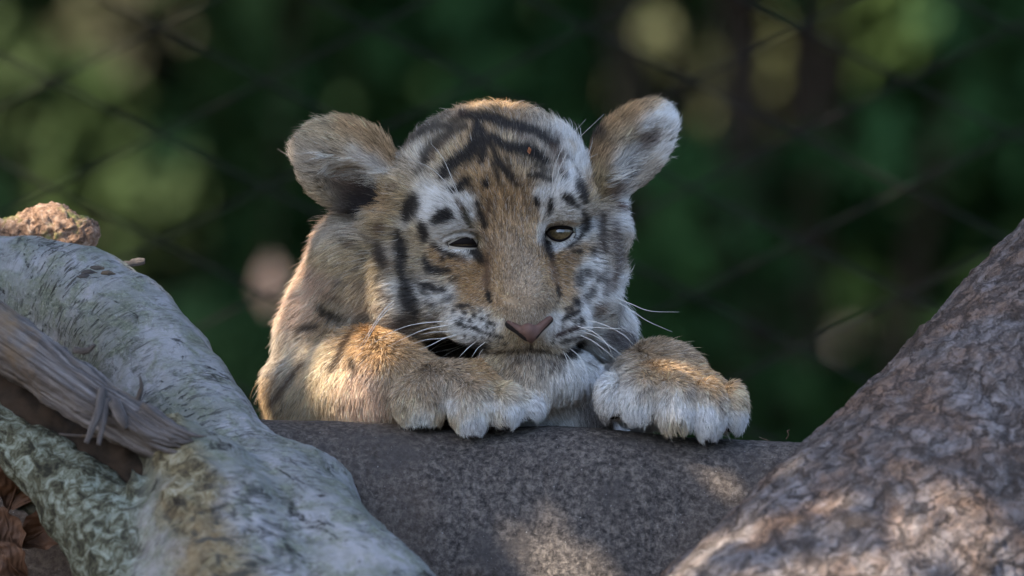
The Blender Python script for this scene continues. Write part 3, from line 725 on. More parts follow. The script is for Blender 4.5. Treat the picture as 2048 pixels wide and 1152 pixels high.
# ================================================================== TIGER CUB
HEAD = [E(985,392,-10, 198,172,212, roll=6), E(1002,372,88, 148,118,128, roll=8), E(862,560,15, 108,112,125), E(742,545,-80, 88,105,110, roll=10),
        E(1158,548,10, 78,122,115), E(1200,655,-20, 52,56,70), E(1045,618,150, 108,88,118, roll=6), E(968,652,186, 78,42,64, roll=-6), E(1118,648,188, 54,44,62, roll=14), E(1045,650,205, 70,40,60),
        C((1022,450,158),(1050,602,256),58,52), E(905,428,140, 66,44,66), E(1130,402,135, 56,46,66), E(1082,738,162, 74,50,58, roll=-12), E(1012,728,150, 44,26,52), E(1092,745,75, 92,58,100),
        E(930,528,100, 64,58,74), E(1120,520,100, 50,54,68), E(905,600,90, 80,60,80), E(1150,600,80, 60,60,70), E(1204,455,-30, 42,66,80), E(800,420,-20, 60,90,90)]
EARL = [E(697,335,-15, 114,87,54, roll=-26, yaw=16, pitch=-6), E(775,375,-15, 60,70,45)]
EARL_SUB = [E(710,376,44, 84,54,80, roll=-26, yaw=18)]
EARR = [E(1259,301,-35, 121,66,52, roll=48, yaw=-28), E(1205,370,-25, 52,66,48)]
EARR_SUB = [E(1284,312,18, 92,42,58, roll=50, yaw=-30)]
TORSO = [C((705,505,-120),(650,660,-130), 66, 82), C((960,500,-60),(880,740,-340),150,205), E(890,800,-560, 320,255,540), E(720,850,-900, 190,190,220), E(1070,850,-900, 190,190,220), E(1085,830,-40, 130,110,130),
         C((890,900,-1050),(700,1000,-1240),40,34), C((700,1000,-1240),(480,1010,-1180),34,26), C((480,1010,-1180),(330,1000,-1000),26,16)]
ARML = [C((725,530,-190),(640,770,-140),84,102), E(738,752,15, 104,96,88), C((640,790,-110),(780,775,70),90,84), C((760,755,60),(850,780,130),78,60)]
PAWL = [E(915,778,165, 98,54,78, roll=-4), E(845,802,192, 58,54,54), E(943,812,230, 43,56,50), E(1008,812,220, 36,44,50), E(1056,808,190, 32,34,46), E(972,796,180, 74,36,58, roll=-20)]
ARMR = [C((1290,775,-320),(1315,752,30),80,60), E(1322,752,60, 86,56,80)]
PAWR = [E(1345,778,140, 112,52,78, roll=-7), E(1225,795,185, 28,44,48), E(1284,798,218, 44,52,48), E(1353,810,234, 42,58,50), E(1415,818,226, 36,58,48), E(1464,816,194, 27,50,44)]
fld = Field((-590, -1300, -470), (560, 345, 420), 5.0)
for p in HEAD: fld.put(p, 34)
for u, v, r in ((925, 484, 34), (1121, 466, 34)):
    pass
MOUTH = [C((1015,703,270),(1062,696,282),4,5), C((1062,696,282),(1105,707,262),5,4)]
for p in MOUTH: fld.put(p, 14, 'sub')
def eye_depth(u, v): return fld.front(u, v)
EYE = {}
for nm, u, v, R in (('l', 925, 485, 33), ('r', 1120, 467, 33)):
    d = eye_depth(u, v); EYE[nm] = (u, v, d-R*0.9, R)
    fld.put(E(u, v, d+6, 42, 28, 26, roll=8), 14, 'sub')
NOSE_D = fld.front(1057, 655)
for p in EARL + EARR: fld.put(p, 16)
for p in EARL_SUB + EARR_SUB: fld.put(p, 12, 'sub')
bodyF = Field((-590, -1300, -470), (560, 345, 420), 5.0)
for p in TORSO: bodyF.put(p, 50)
for p in ARML: bodyF.put(p, 36)
for p in PAWL: bodyF.put(p, 13)
for p in ARMR: bodyF.put(p, 36)
for p in PAWR: bodyF.put(p, 13)
k = 40; h = np.clip(0.5+0.5*(fld.F-bodyF.F)/k, 0, 1)
fld.F = (fld.F*(1-h)+bodyF.F*h - k*h*(1-h)).astype(np.float32); del bodyF, h
BV, BQ = fld.mesh()
print('body mesh', len(BV), round(time.time()-T0, 1))
# vertex normals
def vert_normals(V, Q):
    n = np.cross(V[Q[:, 2]]-V[Q[:, 0]], V[Q[:, 3]]-V[Q[:, 1]]); N = np.zeros_like(V)
    for j in range(4): 
        for c_ in range(3): N[:, c_] += np.bincount(Q[:, j], n[:, c_], len(V))
    return N/np.maximum(np.linalg.norm(N, axis=1), 1e-9)[:, None]
BN = vert_normals(BV, BQ)
_c = fld.at(BV[::50]+BN[::50]*6)
if np.mean(_c) < 0: BQ = BQ[:, ::-1]; BN = -BN
# soften the polygon stairs a little
for _ in range(2):
    sm = np.zeros_like(BV); ct = np.zeros(len(BV))
    for a, b in ((0, 1), (1, 2), (2, 3), (3, 0)):
        for c_ in range(3):
            sm[:, c_] += np.bincount(BQ[:, a], BV[BQ[:, b], c_], len(BV)) + np.bincount(BQ[:, b], BV[BQ[:, a], c_], len(BV))
        ct += np.bincount(BQ[:, a], minlength=len(BV)) + np.bincount(BQ[:, b], minlength=len(BV))
    BV = 0.5*BV + 0.5*sm/ct[:, None]
BN = vert_normals(BV, BQ)

# ---- coat pattern: base colours by control points, then stripes and spots drawn as strokes
WH, CR, TA, OR, GT, DK, BR, YT, PK = ((.75,.73,.695), (.52,.42,.285), (.46,.315,.175), (.42,.27,.135), (.395,.30,.205), (.012,.0105,.011), (.12,.07,.045), (.46,.36,.22), (.55,.40,.30))
GW = (.49,.425,.345); DG = (.16,.14,.13)
class Coat:
    def __init__(s, u0, u1, v0, v1, step=2):
        s.u0, s.v0, s.st = u0, v0, step
        s.U, s.V = np.meshgrid(np.arange(u0, u1, step), np.arange(v0, v1, step), indexing='ij')
        s.rough = 2.2*fbm(np.stack([s.U.ravel()/9, s.V.ravel()/9, 0*s.U.ravel()], 1), 3, 88).reshape(s.U.shape)
    def base(s, pts, p=2):
        acc = np.zeros(s.U.shape+(3,)); W = np.zeros(s.U.shape)
        for u, v, r, c in pts:
            w_ = np.exp(-((s.U-u)**2+(s.V-v)**2)/(2*r*r)) + 1e-6*np.exp(-np.sqrt((s.U-u)**2+(s.V-v)**2)/60)
            acc += w_[..., None]*np.array(c); W += w_
        s.img = acc/W[..., None]*(1 + 0.22*fbm(np.stack([s.U.ravel()/34, s.V.ravel()/34, 0*s.U.ravel()], 1), 3, 61).reshape(s.U.shape))[..., None]
    def stroke(s, pts, w0, col=DK, soft=3.0, op=0.95, w1=None):
        p = np.array(pts, float)
        if len(p) > 2: p = smooth_path(p, len(p)*4)
        mg = w0*2+soft*3+6
        a = np.maximum(((p.min(0)-mg-[s.u0, s.v0])/s.st).astype(int), 0); b = ((p.max(0)+mg-[s.u0, s.v0])/s.st).astype(int)+1
        sl = (slice(a[0], b[0]), slice(a[1], b[1])); U, V = s.U[sl], s.V[sl]
        if U.size == 0: return
        best = np.full(U.shape, 1e9)
        if len(p) == 1: best = np.hypot(U-p[0, 0], V-p[0, 1]) - w0
        n = len(p)-1
        for i in range(n):
            d = p[i+1]-p[i]; L = d@d+1e-9
            t = np.clip(((U-p[i, 0])*d[0]+(V-p[i, 1])*d[1])/L, 0, 1)
            f = (i+t)/n; wd = w0*(0.55+0.45*np.sin(np.pi*np.clip(f*0.86+0.07, 0, 1))) if w1 is None else w0+(w1-w0)*f
            best = np.minimum(best, np.hypot(U-p[i, 0]-t*d[0], V-p[i, 1]-t*d[1]) - wd)
        best = best + s.rough[sl]*(1.6 if w0 > 3.5 else 0.5)
        m = op/(1+np.exp(np.clip(best/soft*1.8, -30, 30)))
        s.img[sl] = s.img[sl]*(1-m[..., None]) + np.array(col)*m[..., None]
    def get(s, u, v):
        i = np.clip(((u-s.u0)/s.st).astype(int), 0, s.U.shape[0]-1); j = np.clip(((v-s.v0)/s.st).astype(int), 0, s.U.shape[1]-1)
        return s.img[i, j]
hc = Coat(600, 1340, 170, 860)
hc.base([ # crown and forehead
 (965,205,26,TA),(1030,208,24,TA),(900,222,22,GT),(1085,240,20,GW),(860,250,20,GW),(820,285,18,CR),(835,300,15,WH),(815,320,18,GW),(1110,285,16,GW),(1120,262,16,WH),(1150,290,22,WH),(1170,320,22,WH),
 (880,290,20,CR),(905,290,18,CR),(870,325,16,CR),(935,270,14,TA),(940,340,18,TA),(1000,300,18,TA),(1020,270,16,CR),(1060,272,18,GW),(1090,330,16,GW),(1040,325,18,CR),(1060,325,14,CR),
 (1000,380,24,OR),(1025,400,22,OR),(985,420,20,TA),(1040,360,18,TA),(1010,345,18,TA),(1000,450,24,TA),(1040,450,24,TA),(1060,430,14,TA),
 # brows
 (870,345,16,GW),(850,380,20,WH),(870,400,16,WH),(900,405,16,WH),(915,430,13,WH),(880,455,16,WH),(910,460,13,WH),(935,462,9,WH),(860,440,14,WH),(937,405,10,WH),(942,430,8,WH),(947,450,7,CR),(960,480,8,CR),
 (1080,385,9,WH),(1088,420,8,WH),(1085,455,8,WH),(1082,475,6,WH),(1108,380,12,WH),(1120,360,14,WH),(1120,415,13,WH),(1150,430,13,WH),(1130,440,12,WH),(1140,350,16,WH),(1110,440,10,WH),
 (1100,350,12,GW),(1165,470,9,WH),(1150,478,8,WH),(1130,488,7,WH),(1112,492,6,WH),
 # below the eyes
 (885,496,7,WH),(910,502,6,WH),(935,508,7,WH),(900,530,13,OR),(870,510,11,OR),(925,540,13,TA),(945,545,13,OR),(930,570,14,OR),(950,590,14,OR),(920,600,12,TA),(935,620,10,TA),
 (1120,520,12,OR),(1140,510,11,TA),(1160,495,10,TA),(1175,500,10,TA),(1120,545,14,OR),(1130,575,13,OR),(1145,590,10,TA),(1125,610,9,CR),(1140,620,8,TA),
 # bridge
 (1020,490,24,GT),(1030,530,26,GT),(1045,570,28,GT),(1050,610,24,GT),(1055,635,16,GW),(990,520,16,OR),(985,560,16,TA),(990,600,14,TA),(985,630,10,CR),(1085,520,12,OR),(1100,560,12,TA),(1095,600,14,GT),
 # left cheek
 (825,470,14,CR),(820,500,14,CR),(835,530,14,CR),(850,555,14,GW),(880,565,12,CR),(870,590,14,WH),(895,590,12,WH),(840,590,14,WH),(860,620,16,GW),(890,620,12,GW),(835,640,16,CR),(800,600,14,WH),(785,570,14,WH),(780,540,14,CR),
 (770,500,14,GW),(780,470,12,YT),(775,440,14,YT),(790,420,14,YT),(800,390,16,YT),(810,360,14,CR),(770,410,14,TA),(800,445,10,WH),(735,480,18,YT),(710,500,20,YT),(690,530,22,YT),(720,550,22,YT),(665,510,14,CR),(655,490,12,CR),(650,470,14,GW),(670,450,14,GW),(700,465,14,GW),
 (690,590,20,CR),(730,600,22,CR),(760,620,18,GW),(780,610,14,WH),(720,640,20,GW),(660,610,16,CR),(680,640,16,GW),(640,580,16,PK),(800,650,20,DG),
 # muzzle
 (945,625,8,CR),(960,640,13,WH),(935,640,12,WH),(915,640,10,WH),(985,655,12,WH),(930,660,12,WH),(960,668,12,WH),(1000,670,12,CR),(1000,690,12,CR),(970,690,10,GW),(1020,695,12,CR),(900,650,12,WH),(880,655,12,GW),(880,672,12,CR),
 (1120,640,12,WH),(1105,655,12,WH),(1140,650,12,WH),(1100,675,12,WH),(1075,690,12,CR),(1090,700,12,CR),(1130,690,12,WH),(1150,670,12,WH),(1120,705,10,CR),
 # right cheek
 (1175,560,14,WH),(1180,600,16,WH),(1200,570,14,WH),(1170,630,14,WH),(1190,650,16,WH),(1190,690,18,WH),(1220,630,18,GW),(1220,590,16,WH),(1250,570,16,WH),(1250,620,16,WH),(1255,520,16,GW),(1190,520,12,WH),(1190,480,12,GW),(1190,450,10,WH),(1225,500,12,GW),(1220,470,12,GW),(1250,480,14,GW),(1180,420,12,GW),
 (1200,390,14,YT),(1195,360,14,TA),(1185,345,14,TA),(1215,420,14,GW),(1245,440,14,WH),(1265,410,14,WH),(1270,440,14,WH),(1230,390,12,CR),(1265,660,16,WH),(1230,720,18,WH),(1200,730,18,WH),
 # chin
 (1040,730,16,GT),(1070,725,16,GW),(1060,750,18,GW),(1100,740,16,GW),(1110,770,18,WH),(1140,760,18,WH),(1160,740,16,WH),(1080,790,18,GW),(1130,800,20,WH),(1000,720,12,CR)])
def L(*pts): return list(pts)
ST = [(L((974,508),(973,550),(975,588)),4,BR,4,.75),(L((1103,512),(1110,550),(1119,586)),4,BR,4,.7),(L((830,345),(842,330),(850,318)),5,DK,4,.6),(L((870,300),(856,318)),4,BR,5,.5),(L((1120,340),(1132,352)),4,DK,4,.7),
 (L((1062,318),(1078,332),(1092,340)),3.5,DK,3,.7),(L((1010,312),(1022,330)),2.5,DK,3,.7),(L((930,330),(945,318)),4,DK,4,.6),(L((890,352),(905,345)),5,DK,4,.7),(L((1175,540),(1182,552)),6,DK,4,.7),(L((1170,590),(1176,600)),5,DG,4,.7),(L((1215,565),(1214,590)),6,(.08,.06,.06),5,.7),(L((1245,600),(1240,630)),7,DG,6,.6),
 (L((770,505),(774,540)),5,BR,5,.6),(L((820,540),(826,560)),6,DK,5,.6),(L((845,630),(870,638)),5,DG,5,.7),(L((855,590),(840,582)),4,DK,4,.7),(L((720,500),(712,530)),5,BR,6,.35),(L((700,560),(730,575)),5,BR,6,.4),(L((760,580),(775,600)),5,BR,5,.6),(L((740,610),(770,625)),5,BR,5,.5),(L((775,375),(790,368)),5,BR,5,.6),
 # crown stripes: points, half width, colour, softness, opacity
 (L((924,227),(954,232),(980,234),(1006,244),(1035,251),(1073,263),(1108,288)),8,DK,3,.9),(L((924,230),(902,246),(877,253),(839,262),(804,288)),6,DK,4,.75),(L((891,227),(867,241),(841,253)),5,DK,4,.6),
 (L((931,249),(902,262),(884,275),(863,288),(849,305),(846,318)),6,DK,4,.8),(L((954,247),(947,277),(943,295),(928,307),(907,322),(889,336),(882,350)),9,DK,3,.96),(L((961,258),(964,284),(964,305),(959,326)),6,DK,3,.9),
 (L((962,254),(976,281),(988,302),(997,324),(1011,341),(1023,357),(1035,369)),4.5,DK,3,.9),(L((981,270),(1000,284),(1017,291),(1038,295),(1057,298),(1071,305),(1092,320)),8,DK,3,.95),
 (L((1055,346),(1081,350),(1101,357)),5,DK,3,.85),(L((1102,290),(1118,305),(1122,322)),4,BR,4,.7),(L((1085,330),(1100,338)),3,DK,4,.6),(L((985,326),(993,347),(1000,368)),3,DK,2.5,.85),
 (L((903,379),(924,364),(936,355)),6,DK,3,.92),(L((896,376),(922,378)),4,DK,3,.8),(L((936,365),(947,383)),4,DK,3,.8),(L((965,362),(975,368)),7,DK,3,.92),(L((975,345),(971,372)),3,DK,3,.7),
 (L((924,415),(931,435),(939,451)),5,(.05,.045,.025),3,.9),(L((910,395),(922,415)),3,BR,3,.7),(L((954,405),(957,422),(966,440),(968,452)),5,DK,3,.9),(L((978,400),(972,430)),2.5,BR,3,.7),
 (L((868,440),(884,430),(893,424)),11,DK,3,.95),(L((884,428),(905,434)),5,DK,3,.8),(L((824,394),(818,415),(811,434)),13,DK,4,.96),(L((840,447),(846,464),(844,478)),8,DK,3,.95),
 (L((791,466),(796,485),(800,508),(798,530),(800,552)),11,DK,4,.97),(L((759,450),(751,462)),8,BR,5,.85),(L((752,488),(756,508),(762,532)),10,(.035,.025,.02),5,.92),(L((759,548),(752,566)),6,DK,5,.7),
 (L((861,487),(884,502),(912,511)),4,DK,2.5,.95),(L((846,516),(852,532),(868,540),(896,540)),7,DK,3,.95),(L((882,516),(884,517)),5,DK,3,.85),(L((898,513),(900,514)),3,DK,2,.8),(L((915,517),(932,519)),6,BR,4,.75),
 (L((938,488),(950,504),(962,521)),9,(.012,.01,.01),3,.97),(L((896,486),(925,481),(948,486)),5,DK,2.5,.9),(L((964,468),(974,482),(978,500)),6,BR,5,.6),(L((972,522),(971,550),(972,575)),6,BR,5,.55),
 (L((974,585),(976,598)),4,DK,2,.95),(L((981,602),(982,604)),2.5,DK,2,.85),(L((837,568),(863,575),(884,580)),6,DK,3.5,.92),(L((884,600),(902,591)),4,DK,3.5,.75),(L((848,605),(866,610)),4,DK,4,.7),(L((900,560),(918,556)),4,DK,4,.6),
 (L((808,562),(812,585),(818,609),(828,628)),13,DK,5,.9),(L((800,640),(840,652)),10,DK,6,.7),(L((911,613),(924,611),(936,609)),4,DK,2.5,.9),
 # left cheek and ruff
 (L((690,488),(698,489)),6,BR,5,.6),(L((670,562),(678,568)),7,DG,5,.7),(L((650,590),(680,602)),4,BR,5,.7),(L((637,615),(650,630),(680,636)),8,DK,5,.85),(L((720,470),(740,480)),7,DG,6,.6),(L((735,560),(725,590)),4,DG,6,.5),
 # right side
 (L((1057,298),(1072,305)),5,DK,2,.9),(L((1101,398),(1098,428)),4.5,DK,2.5,.9),(L((1071,394),(1075,414)),4,DK,2.5,.9),(L((1130,391),(1140,399),(1153,410)),8,DK,3.5,.92),(L((1158,360),(1164,378),(1172,400)),8,DK,4,.93),(L((1168,425),(1174,445),(1170,460)),7,DK,4,.9),
 (L((1165,470),(1148,483),(1133,494)),4,DK,2.5,.95),(L((1091,468),(1094,490),(1102,513)),7,(.014,.012,.014),3,.96),(L((1096,456),(1120,450),(1146,458)),3,DK,2.5,.85),(L((1105,520),(1108,545)),4,BR,4,.6),(L((1157,500),(1162,502)),5.5,DK,3,.9),(L((1146,501),(1149,502)),3.5,DK,2.5,.85),(L((1187,506),(1190,495)),7,DK,4,.75),(L((1130,510),(1150,516)),3,BR,4,.6),
 (L((1207,432),(1206,457),(1207,480),(1211,502)),7,(.06,.045,.04),5,.85),(L((1233,447),(1233,481),(1239,516),(1232,550)),7,(.10,.075,.07),5,.75),(L((1231,551),(1229,574)),7,BR,5,.7),(L((1207,613),(1196,628)),9,BR,6,.75),(L((1163,545),(1158,568)),7,DK,5,.8),(L((1188,577),(1180,590)),8,DK,5,.8),(L((1195,550),(1206,560)),8,DK,5,.75),(L((1215,530),(1212,545)),5,DG,5,.6),
 (L((1228,370),(1240,380)),9,(.08,.05,.045),5,.85),(L((1245,398),(1252,410)),12,(.12,.06,.05),5,.85),(L((1222,672),(1250,680),(1266,690)),15,(.10,.085,.09),7,.85),(L((1210,690),(1235,700)),8,DG,6,.6),(L((1180,725),(1200,735)),7,DG,6,.5),
 (L((1114,575),(1118,592)),3.5,DK,2,.95),(L((1113,602),(1114,604)),2.5,DK,2,.8),(L((1150,600),(1158,609)),6.5,DK,3,.92),(L((1141,614),(1142,616)),3.4,DK,1.8,.92),(L((1130,617),(1132,619)),3.4,DK,1.8,.92),(L((1157,619),(1159,622)),4,DK,2,.9),
 (L((1126,638),(1139,631),(1152,625)),5.5,DK,2.2,.93),(L((1148,642),(1151,645)),3.6,DK,2,.88),(L((1160,632),(1165,646)),3.4,DK,2,.88),(L((1123,655),(1125,655)),2.6,DK,1.8,.85),(L((1108,672),(1125,665),(1141,659),(1160,653)),4.5,(.05,.025,.025),2.2,.93),(L((1122,684),(1141,679),(1162,673)),3,DK,2.2,.85),(L((1104,684),(1106,684)),2.5,DK,2,.8),
 (L((1128,716),(1147,702),(1165,688)),8,DK,3.5,.93),(L((866,684),(884,693),(910,700),(936,698),(966,694)),11,DK,4,.95)]
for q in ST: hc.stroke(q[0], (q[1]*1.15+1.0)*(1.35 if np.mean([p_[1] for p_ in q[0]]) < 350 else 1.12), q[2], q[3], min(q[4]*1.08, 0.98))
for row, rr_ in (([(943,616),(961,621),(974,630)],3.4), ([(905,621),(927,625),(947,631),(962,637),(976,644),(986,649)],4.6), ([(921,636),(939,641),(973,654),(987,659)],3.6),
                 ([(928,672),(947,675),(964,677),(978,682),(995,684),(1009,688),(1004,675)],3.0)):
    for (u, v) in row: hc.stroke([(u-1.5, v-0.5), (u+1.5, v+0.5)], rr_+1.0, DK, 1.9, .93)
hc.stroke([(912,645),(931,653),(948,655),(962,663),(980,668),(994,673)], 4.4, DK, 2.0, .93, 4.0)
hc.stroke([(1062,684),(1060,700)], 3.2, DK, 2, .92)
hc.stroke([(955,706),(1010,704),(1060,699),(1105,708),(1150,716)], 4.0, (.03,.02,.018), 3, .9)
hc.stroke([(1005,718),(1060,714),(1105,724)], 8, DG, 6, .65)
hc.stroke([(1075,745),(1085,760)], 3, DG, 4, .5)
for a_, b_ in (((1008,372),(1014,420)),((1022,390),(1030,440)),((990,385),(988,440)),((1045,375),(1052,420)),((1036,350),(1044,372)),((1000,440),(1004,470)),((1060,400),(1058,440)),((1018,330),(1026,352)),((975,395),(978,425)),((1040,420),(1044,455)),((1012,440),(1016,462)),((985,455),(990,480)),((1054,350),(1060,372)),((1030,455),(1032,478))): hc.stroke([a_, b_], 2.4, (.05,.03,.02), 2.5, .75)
for a_, w_ in ((((1106,489),(1112,501)),4), (((1116,491),(1134,486),(1151,477)),2.5), (((904,499),(922,503),(938,505)),2.5), (((884,493),(904,500)),2.5)): hc.stroke(list(a_), w_, WH, 2, .9)
for a_, w_, c_ in ((((1110,262),(1128,282)),4,BR), (((1128,300),(1142,318)),4,DG), (((1140,280),(1150,296)),3,TA), (((1150,330),(1160,345)),4,DG), (((1095,262),(1118,284)),5,DK), (((1100,310),(1116,326),(1128,345)),4,BR), (((845,262),(822,280)),4,DK), (((905,268),(880,290),(862,304)),4,BR), (((935,262),(918,286),(890,306)),4,TA), (((1005,256),(1040,268),(1068,284)),3,BR), (((1020,310),(1045,322),(1062,336)),4,BR), (((985,215),(1020,222),(1060,236)),4,BR), (((905,232),(935,222)),4,BR)): hc.stroke(list(a_), w_, c_, 4, .65)
rq = np.random.default_rng(41)
for k in range(46):
    a_ = np.array([rq.uniform(1005, 1135), 0.0]); a_[1] = 712+abs(a_[0]-1062)*0.12+rq.exponential(13)
    hc.stroke([tuple(a_), (a_[0]+rq.uniform(-4, 4), a_[1]+rq.uniform(4, 9))], 1.8, (.06,.045,.04), 2, .6)
# body, legs
bc = Coat(440, 1540, 420, 900)
bc.base([(520,790,30,TA),(540,740,24,GW),(590,640,24,PK),(560,700,22,GW),(600,690,22,GW),(620,660,20,TA),(640,700,24,CR),(660,660,20,TA),(600,760,28,CR),(570,800,24,CR),(650,760,26,CR),(640,810,24,CR),(700,700,24,TA),(720,680,22,OR),(760,700,24,OR),
 (700,780,28,PK),(720,820,26,PK),(760,660,20,OR),(800,660,20,TA),(830,680,20,TA),(800,720,22,TA),(790,770,24,GT),(830,740,20,GT),(870,720,20,GT),(900,740,20,GT),(850,770,18,GT),(820,820,20,CR),(860,800,16,GT),(840,845,16,WH),(880,845,14,CR),(890,780,14,GW),(895,815,10,WH),
 (930,770,18,GT),(960,730,16,TA),(990,740,14,TA),(940,810,16,GW),(960,850,16,WH),(980,800,12,GW),(990,840,14,GW),(1000,775,14,CR),(985,810,8,WH),(1020,790,12,GW),(1030,830,14,WH),(1050,790,12,GW),(1075,800,14,WH),(1065,830,12,WH),
 (1310,695,24,GT),(1260,710,20,GT),(1360,705,20,GT),(1290,740,20,TA),(1340,740,20,TA),(1390,755,18,TA),(1440,775,16,TA),(1250,745,18,GW),(1215,760,16,WH),(1210,800,18,WH),(1250,790,16,WH),(1290,785,16,GW),(1340,780,14,GW),(1390,790,14,GW),(1280,830,16,WH),(1340,820,18,WH),(1320,850,14,GW),(1350,860,12,CR),(1400,830,16,WH),(1420,860,14,WH),(1400,800,12,GW),(1460,810,14,GW),(1470,850,14,WH),(1480,800,12,CR),
 (1170,820,26,DG),(1130,830,24,WH),(700,560,30,TA),(640,540,24,PK),(620,600,22,PK)])  # dark grey between the paws paints shade on white chest fur
for pts, hw, c_, so, op in [(L((586,665),(608,656),(632,653)),7,DK,4,.92),(L((637,617),(650,630),(685,636)),7,DK,5,.7),(L((706,655),(688,682),(675,708),(660,738)),8,(.04,.025,.018),4,.95),(L((699,720),(705,746)),7,DK,4,.92),(L((602,727),(579,753),(561,781),(538,812)),7,(.05,.03,.022),4,.9),(L((520,745),(535,750)),5,DG,5,.7),
  (L((690,800),(660,835)),3,BR,5,.5),(L((560,690),(548,720)),4,BR,6,.4),(L((815,662),(790,690),(780,720)),4,BR,6,.45),(L((700,640),(850,650)),6,BR,6,.6),
  (L((905,790),(905,850)),3,DG,3,.5),(L((850,740),(875,750)),9,DG,7,.4),(L((910,750),(930,760)),8,DG,7,.35),(L((1228,775),(1258,762)),5,DG,5,.6),(L((1270,800),(1300,780)),5,DG,5,.55),(L((1335,790),(1330,815)),7,DG,6,.5),(L((1385,775),(1375,800)),6,DG,5,.6),(L((1310,800),(1305,830)),4,DG,5,.5),(L((1440,800),(1445,840)),4,DG,4,.5)]:
    bc.stroke(pts, hw, c_, so, op)
bc.img = np.clip(bc.img*1.18, 0, 0.8)
ec = Coat(540, 1400, 170, 480)
ec.base([(600,330,26,GW),(640,265,20,CR),(690,258,18,TA),(740,285,18,TA),(780,315,18,TA),(640,300,20,GW),(680,290,18,CR),(700,310,16,WH),(740,330,16,WH),(760,345,14,WH),(640,340,24,GW),(680,350,18,PK),(690,368,20,(.07,.042,.032)),(730,368,22,(.05,.03,.025)),(620,380,22,CR),(650,400,20,CR),(690,405,18,(.05,.035,.03)),(718,412,34,DK),(748,398,28,DK),(705,440,30,DK),(670,425,14,DG),  # near-black points paint the deep shade of the left ear hollow
 (1175,275,14,DK),(1200,265,12,DK),(1230,248,15,OR),(1195,295,16,OR),(1270,222,18,OR),(1310,202,14,TA),(1215,310,16,TA),(1250,270,16,CR),(1200,350,20,YT),(1335,220,16,WH),(1340,260,18,WH),(1300,245,14,WH),(1340,300,18,WH),(1320,340,20,GW),(1290,375,18,GW),(1270,300,14,WH),(1240,320,14,WH),(1310,270,10,BR),(1290,285,10,BR),(1270,305,9,BR),(1260,330,12,DG),(1290,320,14,GW),(1250,345,12,DG),(1235,375,12,BR),(1240,350,12,GW),(1260,400,14,WH)])

# ---- fur roots
bx = {'head': HEAD, 'earl': EARL, 'earr': EARR, 'torso': TORSO, 'arml': ARML, 'pawl': PAWL, 'armr': ARMR, 'pawr': PAWR}
GN = list(bx)
def groups_of(p):
    best = np.full(len(p), 1e9); g = np.zeros(len(p), int)
    X, Y, Z = (p[:, k].astype(np.float32) for k in range(3))
    for i, nm in enumerate(GN):
        for pr in bx[nm]:
            d = prim_sdf(pr, X, Y, Z)
            if nm.startswith('ear'): d = d-7
            if nm == 'head': d = d-5
            m = d < best; best[m] = d[m]; g[m] = i
    return g
def coat_of(p, g):
    u, v = uv_of(p); c = np.zeros((len(p), 3))
    for i, nm in enumerate(GN):
        m = g == i
        if not m.any(): continue
        src = hc if nm == 'head' else ec if nm.startswith('ear') else bc
        c[m] = src.get(u[m], v[m])
        if nm == 'torso': c[m & (u > 850) & (u < 1010) & (v > 660) & (v < 745)] *= 0.12      # shade of the gap between cheek and paw, painted into the fur
    return c
def kreg(u, v, ctrl, r=34):
    ctrl = np.array(ctrl, float); out = np.zeros((len(u), ctrl.shape[1]-2)); W = np.zeros(len(u))
    for q in ctrl:
        dd = (u-q[0])**2+(v-q[1])**2; w_ = np.exp(-dd/(2*r*r)) + 1e-5*np.exp(-np.sqrt(dd)/80) + 1e-14
        out += w_[:, None]*q[2:]; W += w_
    return out/W[:, None]
